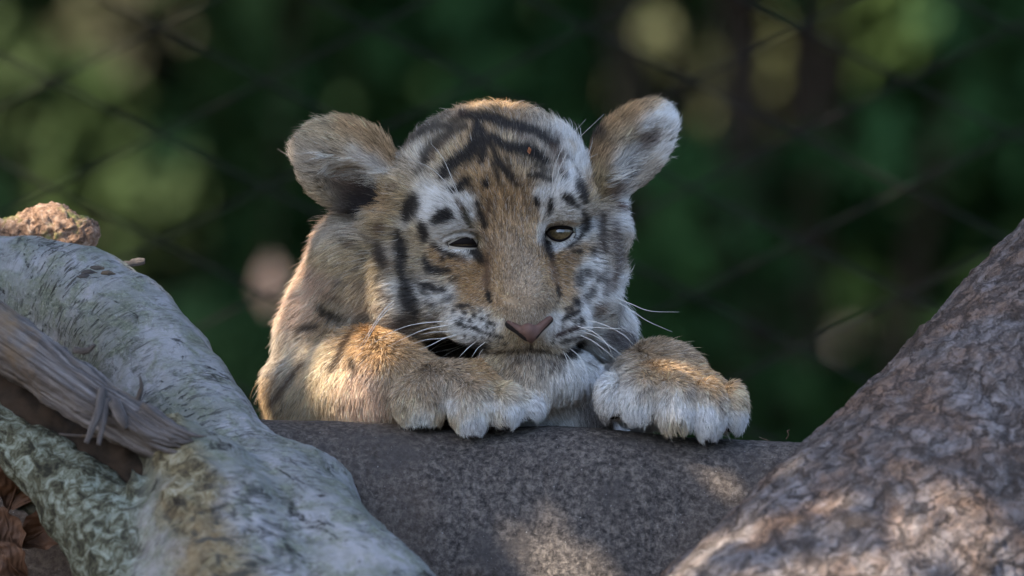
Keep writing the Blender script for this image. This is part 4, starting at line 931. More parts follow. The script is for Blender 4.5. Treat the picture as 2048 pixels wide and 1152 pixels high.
# flow of the head fur: u, v, du, dv, length
HF = [(1055,642,0,.9,8),(1030,640,-.15,.8,8),(1085,634,.15,.8,8),(1045,600,0,-1,8),(1035,550,0,-1,9),(1025,500,-.05,-1,12),(1015,450,-.05,-1,16),(1005,400,-.08,-1,22),(1000,350,-.12,-1,26),(980,300,-.25,-1,28),(960,250,-.15,-1,28),(960,205,-.15,-1,30),(1040,400,.12,-1,22),(1050,340,.15,-1,26),(1060,280,.25,-1,28),(1060,220,.25,-1,28),(1110,280,.5,-.9,28),(1100,330,.3,-1,28),
 (900,320,-.6,-.8,28),(870,280,-.65,-.75,28),(900,250,-.45,-.9,28),(840,300,-.65,-.75,30),(930,360,-.35,-1,26),(935,410,-.35,-.9,22),(900,400,-.8,-.55,24),(860,370,-.9,-.45,28),(870,430,-1,-.2,24),(850,460,-1,.1,24),(890,465,-1,.25,20),(925,465,-.9,.35,15),(945,440,-.3,-.9,15),(955,470,-.2,-.8,10),
 (825,400,-1,-.1,34),(790,380,-.95,-.25,36),(790,430,-1,.05,38),(800,480,-1,.0,36),(760,470,-1,.15,44),(700,470,-.95,.25,50),(660,480,-.95,.2,48),(700,530,-.85,.5,50),(740,560,-.8,.6,50),(780,560,-.9,.4,46),(820,530,-1,.1,34),(830,580,-1,.2,36),(800,610,-.8,.6,46),(740,620,-.7,.7,50),(670,600,-.75,.65,50),(720,650,-.6,.8,44),
 (880,520,-1,.05,16),(920,530,-.8,.2,11),(890,560,-1,.1,22),(870,600,-1,.2,28),(950,560,-.5,.3,9),(930,600,-.8,.3,10),(975,540,-.3,-.5,8),(985,600,-.3,.4,8),(960,630,-.8,.25,11),(930,645,-1,.15,13),(900,650,-1,.2,20),(960,665,-.9,.35,13),(995,670,-.6,.5,11),(960,690,-.7,.6,14),(1010,695,-.3,.8,12),(870,660,-1,.4,28),(840,640,-.9,.5,36),
 (1085,620,.3,.4,8),(1110,560,.5,.2,9),(1090,520,.2,-.4,8),(1120,530,.8,.1,10),(1150,510,1,0,16),(1125,610,.8,.1,10),(1140,640,1,-.05,13),(1110,660,.8,.3,12),(1150,670,1,.25,18),(1090,695,.3,.8,12),(1130,700,.6,.7,14),(1060,690,0,1,10),
 (1170,560,1,.1,24),(1200,540,1,.0,32),(1240,540,1,.0,40),(1250,600,1,.25,42),(1200,600,1,.2,34),(1180,640,1,.25,32),(1230,650,.9,.5,42),(1260,690,.9,.5,38),(1200,700,.6,.8,36),(1180,740,.5,.9,34),(1240,480,1,-.05,36),(1200,480,1,.05,28),(1170,470,.9,.2,18),(1200,430,.95,.1,32),(1250,430,.95,.3,40),(1270,410,.9,.1,40),
 (1120,380,.35,-.9,24),(1090,400,-.05,-1,18),(1085,450,0,-1,13),(1130,420,.8,-.5,22),(1150,440,1,-.1,20),(1125,445,.8,.0,14),(1160,400,.6,-.7,24),(1145,330,.35,-.9,28),(1170,310,.35,-.9,30),(1190,360,.6,-.6,30),(1210,390,.9,-.2,34),
 (1040,720,-.5,.5,20),(1070,720,0,.8,18),(1060,750,-.4,.9,30),(1100,740,.3,1,28),(1110,780,.3,1,34),(1140,760,.5,.9,34),(1090,800,.1,1,36),(1000,715,-.8,.4,16)]
BF = [(520,790,-.6,.75,34),(560,700,-.65,.7,36),(600,640,-.7,.6,38),(630,560,-.8,.4,40),(640,500,-.9,.2,40),(620,700,-.65,.7,34),(600,780,-.6,.8,34),(660,760,-.5,.8,32),(680,700,-.45,.8,30),(720,680,-.25,.75,28),(760,680,.2,.5,26),(720,760,-.3,.95,28),(700,820,-.2,1,28),(760,800,-.15,1,26),(800,680,.6,.3,26),(800,740,.2,.8,24),(850,700,.6,-.1,22),(840,760,-.2,.9,24),
 (820,820,-.35,.9,24),(860,840,.15,1,24),(890,790,.3,.9,22),(910,740,.4,.4,20),(960,740,.6,.3,20),(930,810,-.15,1,24),(960,840,.1,1,26),(1000,790,.3,.8,22),(1000,840,.05,1,24),(1030,800,.5,.7,22),(1030,840,.2,1,24),(1070,800,.7,.6,22),(1070,830,.4,.9,22),
 (1310,700,.2,-.6,30),(1260,710,-.4,-.4,30),(1360,710,.5,-.5,30),(1300,745,0,.25,22),(1360,755,.25,.3,22),(1240,750,-.6,.4,24),(1210,790,-.5,.8,26),(1250,800,-.3,.9,24),(1290,800,-.2,1,24),(1280,840,-.1,1,26),(1340,800,.05,1,24),(1350,850,.0,1,28),(1400,800,.2,1,24),(1420,850,.1,1,28),(1450,790,.6,.5,24),(1470,820,.5,.9,24),(1480,850,.3,1,26),(1170,820,0,1,34)]
def ear_flow(u, v, base, tip_dir, ln):
    d = np.stack([u-base[0], v-base[1]], 1); d /= np.maximum(np.linalg.norm(d, axis=1), 1)[:, None]
    d = 0.5*d + 0.7*np.array(tip_dir)
    return np.column_stack([d, ln])
VIEW = np.array([0.0, 1.0, 0.0])
def make_roots(N):
    T = np.vstack([BQ[:, [0, 1, 2]], BQ[:, [0, 2, 3]]])
    a, b, c = BV[T[:, 0]], BV[T[:, 1]], BV[T[:, 2]]
    area = 0.5*np.linalg.norm(np.cross(b-a, c-a), axis=1); cen = (a+b+c)/3
    nz = (BN[T[:, 0]]+BN[T[:, 1]]+BN[T[:, 2]])/3
    wgt = np.where(nz[:, 1] > -0.35, 1.0, 0.25)
    wgt *= np.where(cen[:, 1] < -330, 0.12, 1.0)*np.where(cen[:, 1] < -700, 0.5, 1.0)
    u, v = uv_of(cen)
    face = (np.hypot(u-1000, v-560) < 230) & (cen[:, 1] > 40)
    wgt *= np.where(face, 1.5, 1.0)
    near_nose = (np.hypot((u-1045), (v-590)) < 110) & (cen[:, 1] > 150); wgt *= np.where(near_nose, 1.7, 1.0)
    p = area*wgt; p /= p.sum()
    ti = rng.choice(len(T), N, p=p)
    r1 = np.sqrt(rng.random(N)); r2 = rng.random(N)
    wa, wb, wc = 1-r1, r1*(1-r2), r1*r2
    pos = wa[:, None]*a[ti]+wb[:, None]*b[ti]+wc[:, None]*c[ti]
    nn = wa[:, None]*BN[T[ti, 0]]+wb[:, None]*BN[T[ti, 1]]+wc[:, None]*BN[T[ti, 2]]
    return pos, nn/np.maximum(np.linalg.norm(nn, axis=1), 1e-9)[:, None]
NF = 620000
RP, RN = make_roots(NF)
RG = groups_of(RP); RU, RVv = uv_of(RP)
flow = np.zeros((NF, 3)); lift = np.full(NF, 0.55)
for i, nm in enumerate(GN):
    m = RG == i
    if nm == 'head': flow[m] = kreg(RU[m], RVv[m], HF, 30)
    elif nm == 'earl': flow[m] = ear_flow(RU[m], RVv[m], (800, 400), (-.75, -.25), np.full(m.sum(), 32.0))
    elif nm == 'earr': flow[m] = ear_flow(RU[m], RVv[m], (1195, 400), (.65, -.45), np.full(m.sum(), 30.0))
    else: flow[m] = kreg(RU[m], RVv[m], BF, 34)
LEN = flow[:, 2].copy()
hd = RG == 0
LEN[hd] *= np.where(LEN[hd] > 34, 1.0, np.where(RVv[hd] < 330, 1.12, 0.85)); LEN[np.isin(RG, [5, 7])] *= 0.78
for (u, v) in ((1120, 464), (926, 486)):          # short fur that turns away from the eyes
    dx, dy = RU-u, (RVv-v)*1.5; dd = np.hypot(dx, dy); wgt_ = np.exp(-(dd/34)**2)*(RP[:, 1] > 60)*hd
    rad_ = np.stack([dx/np.maximum(dd, 1), dy/np.maximum(dd, 1)], 1)
    flow[:, :2] = flow[:, :2]*(1-wgt_[:, None]) + rad_*wgt_[:, None]*1.2
    LEN = np.minimum(LEN, np.where((RP[:, 1] > 60) & hd, np.maximum(6, 6+(dd-26)*0.45), 99))
ear = (RG == 1) | (RG == 2)
inner = ear & (RN[:, 1] > 0.2)
LEN[inner] *= rng.uniform(0.6, 1.2, inner.sum())
# long pale hairs that cross the openings of the ears
longear = inner & (((RG == 1) & (RU > 655) & (RU < 790) & (np.abs(RVv-(322+0.32*(RU-655))) < 22)) | ((RG == 2) & (RU > 1205) & (RU < 1290) & (np.abs(RVv-(365-0.75*(RU-1205))) < 16))) & (rng.random(NF) < 0.22)
LEN[longear] = rng.uniform(45, 80, longear.sum())
flow[longear & (RG == 1), :2] = (-0.9, 0.3); flow[longear & (RG == 2), :2] = (0.9, -0.1)
LEN[ear & (RN[:, 2] < -0.2)] *= 0.5
# skip roots under the nose leather, in the mouth crease and on the eye openings
NOSE_POLY = np.array([(1004,640),(1030,655),(1057,663),(1085,652),(1110,632),(1104,648),(1084,672),(1062,690),(1042,676),(1020,660)])
def in_poly(u, v, poly):
    ins = np.zeros(len(u), bool); j = len(poly)-1
    for i in range(len(poly)):
        xi, yi = poly[i]; xj, yj = poly[j]
        ins ^= ((yi > v) != (yj > v)) & (u < (xj-xi)*(v-yi)/(yj-yi+1e-9)+xi); j = i
    return ins
front = RP[:, 1] > 100
drop = front & in_poly(RU, RVv, NOSE_POLY) & (RG == 0)
for (u, v, a_, b_) in ((1120, 467, 30, 17), (926, 487, 30, 14)):
    drop |= front & (((RU-u)/a_)**2+((RVv-v)/b_)**2 < 1)
# nothing under the paws: black pads
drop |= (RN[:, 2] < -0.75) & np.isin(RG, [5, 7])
keep = ~drop
keep_extra = []
for nm, n_, up in (('r', 1800, 1), ('r', 900, -1), ('l', 2200, 1), ('l', 1100, -1)):     # short fur on the lids
    u, v, d, R_ = EYE[nm]; c_ = M(u, v, d); a_ = rng.uniform(-1, 1, n_); e_ = rng.random(n_)
    if nm == 'r': x_ = 1121+a_*27; edge_ = (456+ 4*a_**2) if up > 0 else (479-8*a_**2-3*a_)
    else: x_ = 926+a_*28; edge_ = (479+6*a_**2-4*a_) if up > 0 else (493+0*a_)
    y_ = edge_ - up*(6+e_*14)
    kf = 1-(d+R_)*S/D; X_ = (x_-1024)*kf-c_[0]; Z_ = (576-y_)*kf-c_[2]; okk = X_**2+Z_**2 < (R_+4)**2
    Y_ = np.sqrt(np.maximum((R_+6)**2-X_**2-Z_**2, 9)); pn = np.stack([X_, Y_, Z_], 1)[okk]
    nn_ = pn/np.linalg.norm(pn, axis=1)[:, None]
    fl = np.zeros((okk.sum(), 3)); fl[:, 0] = a_[okk]*0.7 + (0.5 if nm == 'r' else -0.9); fl[:, 1] = -0.8 if up > 0 else 0.9
    if nm == 'l' and up > 0: fl[:, 1] = 0.15
    keep_extra.append((pn + c_, nn_, fl, rng.uniform(9, 17, okk.sum()) if up > 0 else rng.uniform(6, 9, okk.sum())))
RP, RN, RG, RU, RVv, flow, LEN, lift, longear = (q[keep] for q in (RP, RN, RG, RU, RVv, flow, LEN, lift, longear))
xp, xn, xf, xl = (np.concatenate([q[k] for q in keep_extra]) for k in range(4))
RP = np.vstack([RP, xp]); RN = np.vstack([RN, xn]); flow = np.vstack([flow, xf]); LEN = np.r_[LEN, xl]; RG = np.r_[RG, np.zeros(len(xp), int)]; longear = np.r_[longear, np.zeros(len(xp), bool)]
RU, RVv = uv_of(RP)
NF = len(RP)
# 3D direction
fd = np.stack([flow[:, 0], np.zeros(NF), -flow[:, 1]], 1)
back = RN[:, 1] < -0.1
fd[:, 1] = np.where(back, -0.5, 0.10)
big = np.stack([fbm(RP/40+k*31, 2, 60+k) for k in range(3)], 1)
fd += 0.28*big
tl = fd - (fd*RN).sum(1)[:, None]*RN; tl /= np.maximum(np.linalg.norm(tl, axis=1), 1e-6)[:, None]
jit = rng.normal(0, 1, (NF, 3)); jit -= (jit*RN).sum(1)[:, None]*RN
js = np.where(LEN < 12, 0.22, 0.15)
tl = tl + js[:, None]*jit; tl /= np.linalg.norm(tl, axis=1)[:, None]
LEN = LEN*np.clip(rng.normal(1.0, 0.22, NF), 0.4, 1.7)
long_ = rng.random(NF) < 0.02; LEN[long_] *= 1.5
th0 = np.clip(rng.normal(0.74, 0.2, NF), 0.15, 1.4); th1 = np.clip(rng.normal(0.22, 0.2, NF), -0.2, 0.9)
th0 = np.where(longear, 0.75, th0)
th0 = np.where(LEN < 12, th0*0.8, th0) + np.where((RG == 0) & (LEN > 30), 0.22, 0.0) + np.where((RG == 0) & (RVv < 300), 0.15, 0.0)
NP = 5; ss = np.linspace(0, 1, NP)
pts = np.zeros((NF, NP, 3)); pts[:, 0] = RP - RN*1.5
bend = rng.normal(0, 0.22, (NF, 1))*np.cross(RN, tl)
for k in range(1, NP):
    th = th0 + (th1-th0)*(ss[k]*0.8+0.1); st = LEN/(NP-1)
    dirn = np.cos(th)[:, None]*tl + np.sin(th)[:, None]*RN + bend*ss[k]
    pts[:, k] = pts[:, k-1] + dirn*st[:, None]
# gather into tufts
cell = np.where(LEN < 14, 5.0, 9.0)
kv = np.floor((RP + rng.normal(0, 1.2, (NF, 3)))/cell[:, None]).astype(np.int64)
kv -= kv.min(0); key = (kv[:, 0]*8192 + kv[:, 1])*8192 + kv[:, 2] + np.where(LEN < 14, 0, 8192**3)
_, inv = np.unique(key, return_inverse=True); cntc = np.bincount(inv)
toff = pts[:, -1]
mean = np.stack([np.bincount(inv, toff[:, k])/cntc for k in range(3)], 1)[inv]
cl = np.where(LEN < 14, 0.15, 0.5)*(0.6+0.8*rng.random(NF))
for k in range(1, NP): pts[:, k] += (mean - toff)*(cl*ss[k]**1.5)[:, None]
jit_uv = rng.normal(0, 1.8, (NF, 3))
mid_ = np.where((LEN > 9)[:, None], pts[:, 3], pts[:, 2])
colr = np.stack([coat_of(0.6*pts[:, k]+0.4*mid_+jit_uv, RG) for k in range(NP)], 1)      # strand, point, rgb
colr[longear] = np.array([.62, .58, .52])
# strand colours: agouti spread, a few dark and pale guard hairs
lum = colr[:, 3].mean(1)
vary = np.exp(rng.normal(0, 1, NF)*np.where(LEN < 13, 0.36, 0.25))
tuftv = np.exp(np.random.default_rng(3).normal(0, 0.13, len(cntc)))[inv]
colr = colr*(vary*tuftv)[:, None, None]
tan = (lum > 0.18) & (lum < 0.48)
isp = np.isin(RG, [3, 4, 5, 6, 7])
dark_g = tan & (rng.random(NF) < np.where(isp, 0.17, np.where(LEN < 13, 0.22, 0.14))); colr[dark_g] *= 0.30
pale_g = (lum > 0.14) & ~np.isin(RG, [1, 2]) & (rng.random(NF) < 0.10); colr[pale_g] = colr[pale_g]*0.4 + np.array([.7, .66, .6])*0.6
dk_tip = (lum < 0.12) & (rng.random(NF) < 0.04); colr[dk_tip] = colr[dk_tip]*0.5 + np.array([.14, .12, .10])
colr = np.clip(colr, 0.008, 0.82)
rad = np.where(LEN < 12, 0.44, 0.50)*np.where(RP[:, 1] < -330, 2.2, 1.0)
print('fur', NF, round(time.time()-T0, 1))

def fur_mat():
    t = NT('fur_strands'); a = t.attr('coat'); d = t.n('ShaderNodeBsdfDiffuse'); t.l(a, d.inputs[0]); d.inputs['Roughness'].default_value = 0.3
    tr = t.n('ShaderNodeBsdfTranslucent'); t.l(a, tr.inputs[0])
    m = t.n('ShaderNodeMixShader'); m.inputs[0].default_value = 0.22; t.l(d.outputs[0], m.inputs[1]); t.l(tr.outputs[0], m.inputs[2])
    g = t.n('ShaderNodeBsdfHair', component='Reflection'); g.inputs['RoughnessU'].default_value = 0.35; g.inputs['RoughnessV'].default_value = 0.6; g.inputs[0].default_value = (1, 1, 1, 1)
    m2 = t.n('ShaderNodeMixShader'); m2.inputs[0].default_value = 0.025; t.l(m.outputs[0], m2.inputs[1]); t.l(g.outputs[0], m2.inputs[2])
    t.l(m2.outputs[0], t.out.inputs[0]); return t.m
FUR = fur_mat()
def curves_obj(name, P3, R3, C3, mat, parent):
    n, k = P3.shape[:2]
    cu = bpy.data.hair_curves.new(name); cu.add_curves([k]*n)
    cu.attributes['position'].data.foreach_set('vector', to_world(P3.reshape(-1, 3)).astype(np.float32).ravel())
    ra = cu.attributes.get('radius') or cu.attributes.new('radius', 'FLOAT', 'POINT')
    ra.data.foreach_set('value', (R3*S).astype(np.float32).ravel())
    ca = cu.attributes.new('coat', 'FLOAT_COLOR', 'POINT'); c4 = np.ones((n*k, 4), np.float32); c4[:, :3] = C3.reshape(-1, 3)
    ca.data.foreach_set('color', c4.ravel())
    cu.materials.append(mat)
    return link(bpy.data.objects.new(name, cu), parent)
cub = empty('tiger_cub', P(960, 850, 0))
tag(cub, 'tiger cub resting its chin and front paws on the grey boulder, one eye nearly shut', 'tiger cub')
# skin
SK = NT('coat_skin'); SK.principled(SK.attr('tint'), 0.85, None, 0.15); SK = SK.m
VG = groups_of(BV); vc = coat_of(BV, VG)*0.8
vu, vv_ = uv_of(BV)
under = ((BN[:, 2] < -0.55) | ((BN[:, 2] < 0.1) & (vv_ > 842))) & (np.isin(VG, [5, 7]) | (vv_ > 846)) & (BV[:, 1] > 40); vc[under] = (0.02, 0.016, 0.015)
mouthz = np.zeros(len(BV), bool)
for p in MOUTH: mouthz |= prim_sdf(p, *(BV[:, k].astype(np.float32) for k in range(3))) < 5
vc[mouthz] = (0.02, 0.014, 0.012)
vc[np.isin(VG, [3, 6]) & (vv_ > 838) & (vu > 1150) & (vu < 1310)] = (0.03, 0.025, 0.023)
for (u, v, a_, b_) in ((1120, 467, 33, 19), (926, 487, 32, 16)):
    vc[(BV[:, 1] > 60) & (((vu-u)/a_)**2+((vv_-v)/b_)**2 < 1)] = (0.02, 0.016, 0.014)
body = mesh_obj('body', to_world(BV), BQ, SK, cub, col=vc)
parts = {'head_fur': [0], 'ear_fur': [1], 'ear_fur.': [2], 'body_fur': [3], 'foreleg_fur': [4], 'foreleg_fur.': [6], 'paw_fur': [5], 'paw_fur.': [7]}
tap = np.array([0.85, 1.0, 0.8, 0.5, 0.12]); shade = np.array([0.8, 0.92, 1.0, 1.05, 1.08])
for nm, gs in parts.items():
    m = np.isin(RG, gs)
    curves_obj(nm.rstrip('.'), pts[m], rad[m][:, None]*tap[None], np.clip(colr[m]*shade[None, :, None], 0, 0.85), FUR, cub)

# ---- eyes
def disc_cap(c, R, a0, a1, n=40, m=16, axis=(0, 1, 0), up=(0, 0, 1), off=0.0):
    ax = np.array(axis, float); ax /= np.linalg.norm(ax); x = np.cross(ax, up); x /= np.linalg.norm(x); z = np.cross(x, ax)
    th = np.linspace(0, 2*math.pi, n, endpoint=False)[None]; ph = np.linspace(a0, a1, m)[:, None]
    V = np.array(c) + (R+off)*(np.sin(ph)[..., None]*(np.cos(th)[..., None]*x+np.sin(th)[..., None]*z) + (np.cos(ph)+0*th)[..., None]*ax)
    return V.reshape(-1, 3), grid_faces(m, n, True)
def simple(name, col, rough, spec=0.5, coat=0.0):
    t = NT(name); t.principled(col, rough, None, spec, Coat_Weight=coat, Coat_Roughness=0.03); return t.m
SCL = simple('eye_white', (0.06, 0.045, 0.035), 0.2, 0.5, 1.0)
IR = NT('amber_grey_iris'); _n1 = IR.noise(IR.mapping(IR.obj(), (900, 900, 900)), 1, 4)
IR.principled(IR.ramp(_n1, [(0.3, (0.05, 0.035, 0.016)), (0.7, (0.125, 0.093, 0.046))]), 0.2, None, 0.3, Coat_Weight=0.5, Coat_Roughness=0.02); IR = IR.m
PUP = simple('pupil_black', (0.004, 0.004, 0.004), 0.1, 0.5, 1.0)
RIM = simple('eyelid_dark', (0.009, 0.007, 0.007), 0.75, 0.12)
LIDC = NT('eyelid_skin'); LIDC.principled((0.40, 0.37, 0.33), 0.85, None, 0.1); LIDC = LIDC.m
def lid_curve(pts_uv, ew, off, n=30):
    """opening edge projected on the eyeball sphere"""
    u, v, d, R = ew; q = smooth_path(np.array(pts_uv, float), n); c = M(u, v, d)
    out = []
    for a, b in q:
        k_ = 1-(d+R)*S/D; x, z = (a-1024)*k_-c[0], (576-b)*k_-c[2]; y = math.sqrt(max((R+off)**2-x*x-z*z, 4)); out.append(c+np.array([x, y, z]))
    return np.array(out)
def strip(name, ew, inner, outer, mat, parent, off=1.5, m=8, thick=0):
    n = 30; a = smooth_path(np.array(inner, float), n); b = smooth_path(np.array(outer, float), n)
    rows = [lid_curve(a*(1-t)+b*t, ew, off+2.2*math.sin(math.pi*min(t*2, 1)/2), n) for t in np.linspace(0, 1, m)]
    return mesh_obj(name, to_world(np.concatenate(rows)), grid_faces(m, n), mat, parent)
def eye(nm, look, iris_a, upper, lower, upo, loo, uro=None, lro=None):
    ew = EYE[nm]; u, v, d, R = ew; c = M(u, v, d)
    V, F = disc_cap(c, R, 0.02, 2.6, 40, 30); e = mesh_obj('eye', to_world(V), F, SCL, cub)
    la = np.array(look, float)
    V, F = disc_cap(c, R, 0.02, iris_a, 40, 10, la, off=0.5); mesh_obj('iris', to_world(V), F, IR, e)
    V, F = disc_cap(c, R, 0.0, iris_a*0.38, 30, 6, la, off=0.9); mesh_obj('pupil', to_world(V), F, PUP, e)
    # dark rims, then lids that run into the face
    w_ = np.array([0, 1.0])
    uro = uro or [(a, b-6.5) for a, b in upper]; lro = lro or [(a, b+5) for a, b in lower]
    strip('eyelid_rim', ew, upper, uro, RIM, cub, 2.0)
    strip('eyelid_rim', ew, lower, lro, RIM, cub, 2.0)
    strip('eyelid', ew, [(a, b+1.5) for a, b in uro], upo, LIDC, cub, 1.5)
    strip('eyelid', ew, [(a, b-1) for a, b in lro], loo, LIDC, cub, 1.5)
eye('r', (0.02, 1.0, 0.26), 0.66, [(1094,467),(1102,460),(1121,457.5),(1137,458.5),(1146,462)], [(1094,467),(1104,475),(1120,479),(1136,473),(1146,462)],
    [(1088,460),(1100,444),(1121,438),(1140,444),(1152,456)], [(1090,478),(1104,492),(1122,496),(1140,487),(1152,466)])
eye('l', (0.0, 1.0, 0.10), 0.66, [(899,490),(912,489.4),(928,489),(942,489.2),(951,489)], [(899,490),(912,490.6),(928,490.8),(942,490.6),(951,489)],
    [(895,482),(910,470),(928,466),(944,470),(956,480)], [(896,498),(912,504),(928,506),(944,505),(956,497)],
    [(897,489),(912,481),(928,475),(943,475),(954,488)], [(898,491),(912,493.5),(928,494.5),(942,495),(955,495)])  # left rim widened into a dark strip standing in for shade under the lid
# ---- nose leather
nd = NOSE_D
nf = Field((-60, nd-60, -150), (130, nd+55, -20), 1.6)
for p in [C((1016,647,nd+2),(1057,668,nd+11),5,8), C((1057,668,nd+11),(1100,639,nd-2),8,4.5), C((1056,660,nd+12),(1062,682,nd+2),14,5), E(1058,668,nd+7, 18,10,12), C((1020,650,nd+2),(1054,672,nd+6),8,8), C((1098,640,nd-2),(1066,672,nd+5),7,8)]: nf.put(p, 8, m=30)
for p in [C((1014,652,nd+14),(1040,674,nd+20),6.5,5.5), C((1104,641,nd+6),(1080,668,nd+18),3.2,3.0)]: nf.put(p, 4, 'sub', m=30)
NV, NQ = nf.mesh(); NNv = vert_normals(NV, NQ)
if np.mean(nf.at(NV+NNv*3)) < 0: NQ = NQ[:, ::-1]
ncol = np.tile(np.array([0.125, 0.07, 0.056]), (len(NV), 1)); nu, nv2 = uv_of(NV)
ed = np.abs(nu-1058)/46; ncol *= (1-0.45*np.clip(ed-0.35, 0, 1))[:, None]
for a_, b_, r_ in (((1006,650),(1044,681),15), ((1108,641),(1076,676),6)):
    a_, b_ = np.array(a_, float), np.array(b_, float); dv_ = b_-a_; t_ = np.clip(((nu-a_[0])*dv_[0]+(nv2-a_[1])*dv_[1])/(dv_@dv_), 0, 1)
    dd = np.hypot(nu-a_[0]-t_*dv_[0], nv2-a_[1]-t_*dv_[1]); ncol[dd < r_*0.62] = (0.012, 0.009, 0.008)
NS = NT('nose_leather'); _o = NS.obj(); NS.principled(NS.attr('tint'), 0.6, NS.bump(NS.noise(_o, 1200, 3), 0.4, 0.0005), 0.22); NS = NS.m
mesh_obj('nose', to_world(NV), NQ, NS, cub, col=ncol)
# ---- whiskers
WM = NT('whisker_white'); WM.principled((0.66, 0.64, 0.60), 0.4, None, 0.3); WM = WM.m
def whisker(path, r=1.3, d0=None, dd=30):
    p = smooth_path(np.array(path, float), 16); d = fld.front(*path[0]) if d0 is None else d0
    dz = d + dd*np.sin(np.linspace(0, 1, 16)*1.9)
    rows = [(a, b, c_, r*(1-0.8*t)) for (a, b), c_, t in zip(p, dz, np.linspace(0, 1, 16))]
    tube_obj('whisker', rows, 5, 20, WM, cub)
for q in [[(893,642),(849,646),(815,652),(780,666),(748,686)], [(900,650),(862,656),(838,663),(808,677),(782,690)], [(905,664),(870,664),(842,669)], [(912,672),(880,677),(850,680),(820,690)], [(905,676),(880,688),(850,708),(815,726)],
          [(915,684),(890,690),(872,695)], [(930,687),(905,697),(870,705),(848,713)], [(935,690),(905,702),(882,716)], [(952,683),(935,697),(917,716)], [(972,683),(955,697),(944,714)], [(968,697),(960,706),(956,720)], [(920,668),(890,676),(862,690),(836,700)],
          [(1165,640),(1195,645),(1225,657),(1250,672),(1268,690)], [(1160,655),(1190,655),(1225,657),(1256,657)], [(1160,662),(1190,672),(1220,692),(1246,712)], [(1155,668),(1185,682),(1212,702),(1234,722)], [(1150,684),(1175,700),(1205,728)], [(1135,693),(1160,715),(1172,745),(1175,765)], [(1130,705),(1145,725),(1152,742)], [(1150,690),(1185,710),(1200,735),(1212,745)],
          [(1218,590),(1260,607),(1300,622),(1358,624)], [(1220,595),(1262,620),(1295,642),(1345,664)], [(1162,675),(1195,680),(1215,690),(1240,708)], [(1125,700),(1135,722),(1138,745)], [(1150,650),(1190,666),(1215,690),(1226,715)]]:
    whisker(q, 0.95)
for q in [[(1104,378),(1108,340),(1128,290),(1172,238)], [(1106,385),(1122,330),(1150,285),(1208,228)], [(1108,380),(1130,345),(1170,320),(1195,308)], [(918,390),(905,360),(885,315),(860,285)], [(915,395),(880,352),(850,330),(812,318)], [(925,400),(908,375),(898,352)], [(1112,375),(1120,352),(1140,335),(1160,325)]]:
    whisker(q, 0.85, None, 26)
for q in [[(792,598),(770,618),(748,648),(716,700)], [(795,602),(766,630),(745,660),(722,702)]]: whisker(q, 1.1, None, 150)
# crumb of leaf caught in the fur above the right eye
cr = fld.front(1057, 301); crumb = empty('leaf_crumb', P(1057, 301, cr+22)); tag(crumb, 'tiny orange leaf crumb caught in the dark stripe on the cub\'s forehead', 'leaf crumb')
DL4 = dead_leaf_mat('orange_crumb', (0.30, 0.11, 0.05), (0.42, 0.18, 0.09))
a = np.linspace(0, 1, 6)[:, None]; b = np.linspace(-1, 1, 5)[None]
V = np.stack([(b*4*np.sin(np.pi*np.clip(a, .08, .92))+3*a), 3*b*b+2*np.sin(a*5)+0*b, (0.5-a)*11+2*b], -1).reshape(-1, 3) + M(1057, 301, cr+22)
mesh_obj('blade', to_world(V), grid_faces(6, 5), DL4, crumb, uv=np.stack([np.repeat(a, 5, 1), np.repeat((b+1)/2, 6, 0)], -1).reshape(-1, 2))
# thin dry grass stalks on the boulder's crest
for k, (pth, lab) in enumerate([([(1572,878,90,1.0),(1577,870,92,1.0),(1575,862,94,1.3),(1580,860,95,0.8)], 'tiny curled dry tendril on the boulder crest right of the right paw'), ([(1540,882,120,0.9),(1528,878,118,0.8),(1518,874,116,0.5)], 'wispy dry fibre lying on the boulder beside the right paw')]):
    o = tube_obj('dry_tendril', pth, 6, 16, ROT); tag(o, lab, 'tendril')
def seen_depth(g):                       # depth of the log's or boulder's face at a photo position
    pv_ = RIGHT_V if g[2] == 'log' else ROCK_V
    a_, b_ = uv_of(pv_); near_ = np.hypot(a_-g[0], b_-g[1]); near_ = near_ < max(12, near_.min()+6)
    return pv_[near_, 1].max()
GP = np.array([P(g[0], g[1], fld.front(g[0], g[1]) if g[2] is None else seen_depth(g) if isinstance(g[2], str) else g[2]) for g in GAPS]); GR = np.array([g[3]*S for g in GAPS])
def in_gap(c, size, GP=GP, GR=GR):
    rel = c[:, None, :]-GP[None]; t = rel@SUN
    dist = np.linalg.norm(rel - t[..., None]*SUN, axis=2)
    return ((dist < GR[None]+size[:, None]) & (t > 0.05)).any(1)

# ---- overhanging tree that shades the cub (leafy limb above and to the left, out of the frame)
tree = empty('shade_tree', (-2.05, 0.35, GZ)); tag(tree, 'overhanging broad-leaved tree whose crown dapples the cub with shade', 'tree')
tc = SUN*1.75
wpath('trunk', [(-2.05, 0.35, GZ-0.05, 0.13), (-2.03, 0.34, 0.5, 0.10), (-2.0, 0.32, 1.4, 0.08), (-1.98, 0.3, 2.2, 0.04)], 20, 30, BARKD, tree)
for k, (ex, ey, ez) in enumerate([(-1.25, -0.15, 1.25), (-0.85, 0.05, 1.2), (-1.6, -0.45, 1.5), (-1.0, 0.15, 1.5)]):
    wpath('limb', [(-2.02, 0.33, 0.75+0.2*k, 0.045), ((ex-2.0)/2, (ey+0.33)/2, ez+0.08, 0.025), (ex, ey, ez, 0.008)], 10, 16, BARKD, tree)
r = np.random.default_rng(55); n = 9000
e1 = np.cross(SUN, [0, 0, 1]); e1 /= np.linalg.norm(e1); e2 = np.cross(SUN, e1)
tpos = r.uniform(1.15, 2.1, n); q = np.stack([r.normal(0, 0.42, n), r.normal(0, 0.36, n)], 1)
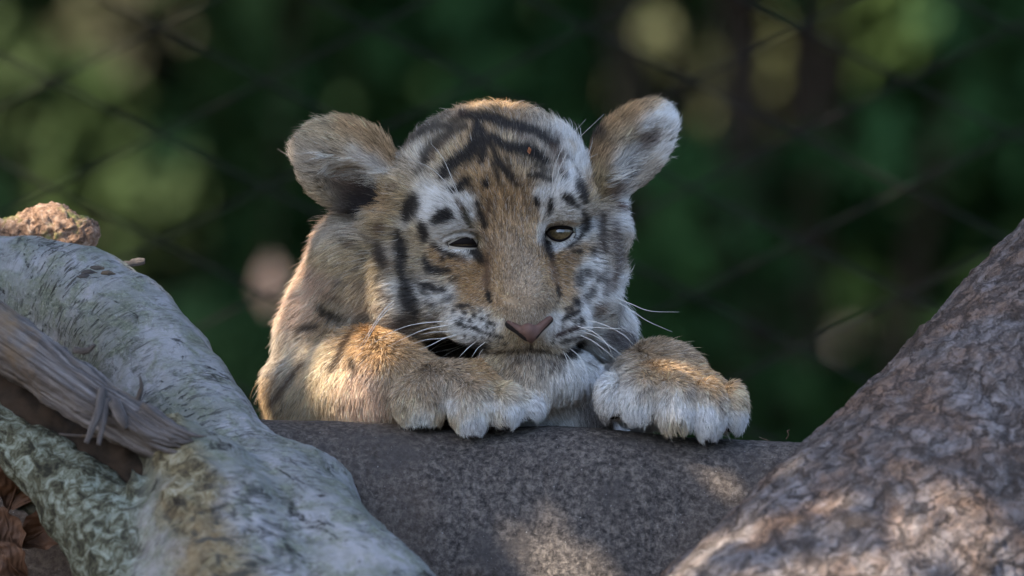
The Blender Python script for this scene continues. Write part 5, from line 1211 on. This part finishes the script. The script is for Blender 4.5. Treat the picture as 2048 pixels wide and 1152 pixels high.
cent = tpos[:, None]*SUN + q[:, :1]*e1 + q[:, 1:]*e2
size = r.uniform(0.05, 0.085, n)
bad = in_gap(cent, size*0.36)
cent2, size2 = cent[~bad], size[~bad]
# fine leaflets close the shade between the gaps
n3 = 16000; t3 = r.uniform(1.1, 1.9, n3); q3 = np.stack([r.uniform(-0.42, 0.42, n3), r.uniform(-0.36, 0.36, n3)], 1)
c3 = t3[:, None]*SUN + q3[:, :1]*e1 + q3[:, 1:]*e2; s3 = r.uniform(0.014, 0.024, n3); ok3 = ~in_gap(c3, s3*0.36)
cent2 = np.vstack([cent2, c3[ok3]]); size2 = np.r_[size2, s3[ok3]]
# extra unseen leaves added to the crown to shade the fence
n4 = 5000; t4 = r.uniform(1.9, 2.6, n4); q4 = np.stack([r.normal(0, 0.7, n4), r.normal(0, 0.5, n4)], 1)
c4_ = np.array([0.1, 1.5, -0.1]) + t4[:, None]*SUN + q4[:, :1]*e1 + q4[:, 1:]*e2; s4 = r.uniform(0.06, 0.10, n4); ok4 = ~in_gap(c4_, s4*0.36)
cent2 = np.vstack([cent2, c4_[ok4]]); size2 = np.r_[size2, s4[ok4]]
# small leaflets trim the narrow shafts of sun that reach the right paw
pg = [k for k, g in enumerate(GAPS) if 1300 < g[0] < 1460 and 720 < g[1] < 790]
n5 = 9000; c5 = GP[np.array(pg)[r.integers(0, len(pg), n5)]] + r.uniform(1.15, 1.5, n5)[:, None]*SUN + r.normal(0, 0.022, (n5, 3)); s5 = r.uniform(0.007, 0.011, n5); ok5 = ~in_gap(c5, s5*0.3)
cent2 = np.vstack([cent2, c5[ok5]]); size2 = np.r_[size2, s5[ok5]]
ok = (cent2[:, 2] > 0.34)
cent2, size2 = cent2[ok], size2[ok]
V, F, c = leaves_mesh(cent2, size2, np.array([0.05, 0.09, 0.025])*np.exp(r.normal(0, 0.2, len(cent2)))[:, None], r)
o = mesh_obj('crown', V, F, LEAF, tree, smooth=False, col=c); o['kind'] = 'stuff'
print('tiger', round(time.time()-T0, 1))
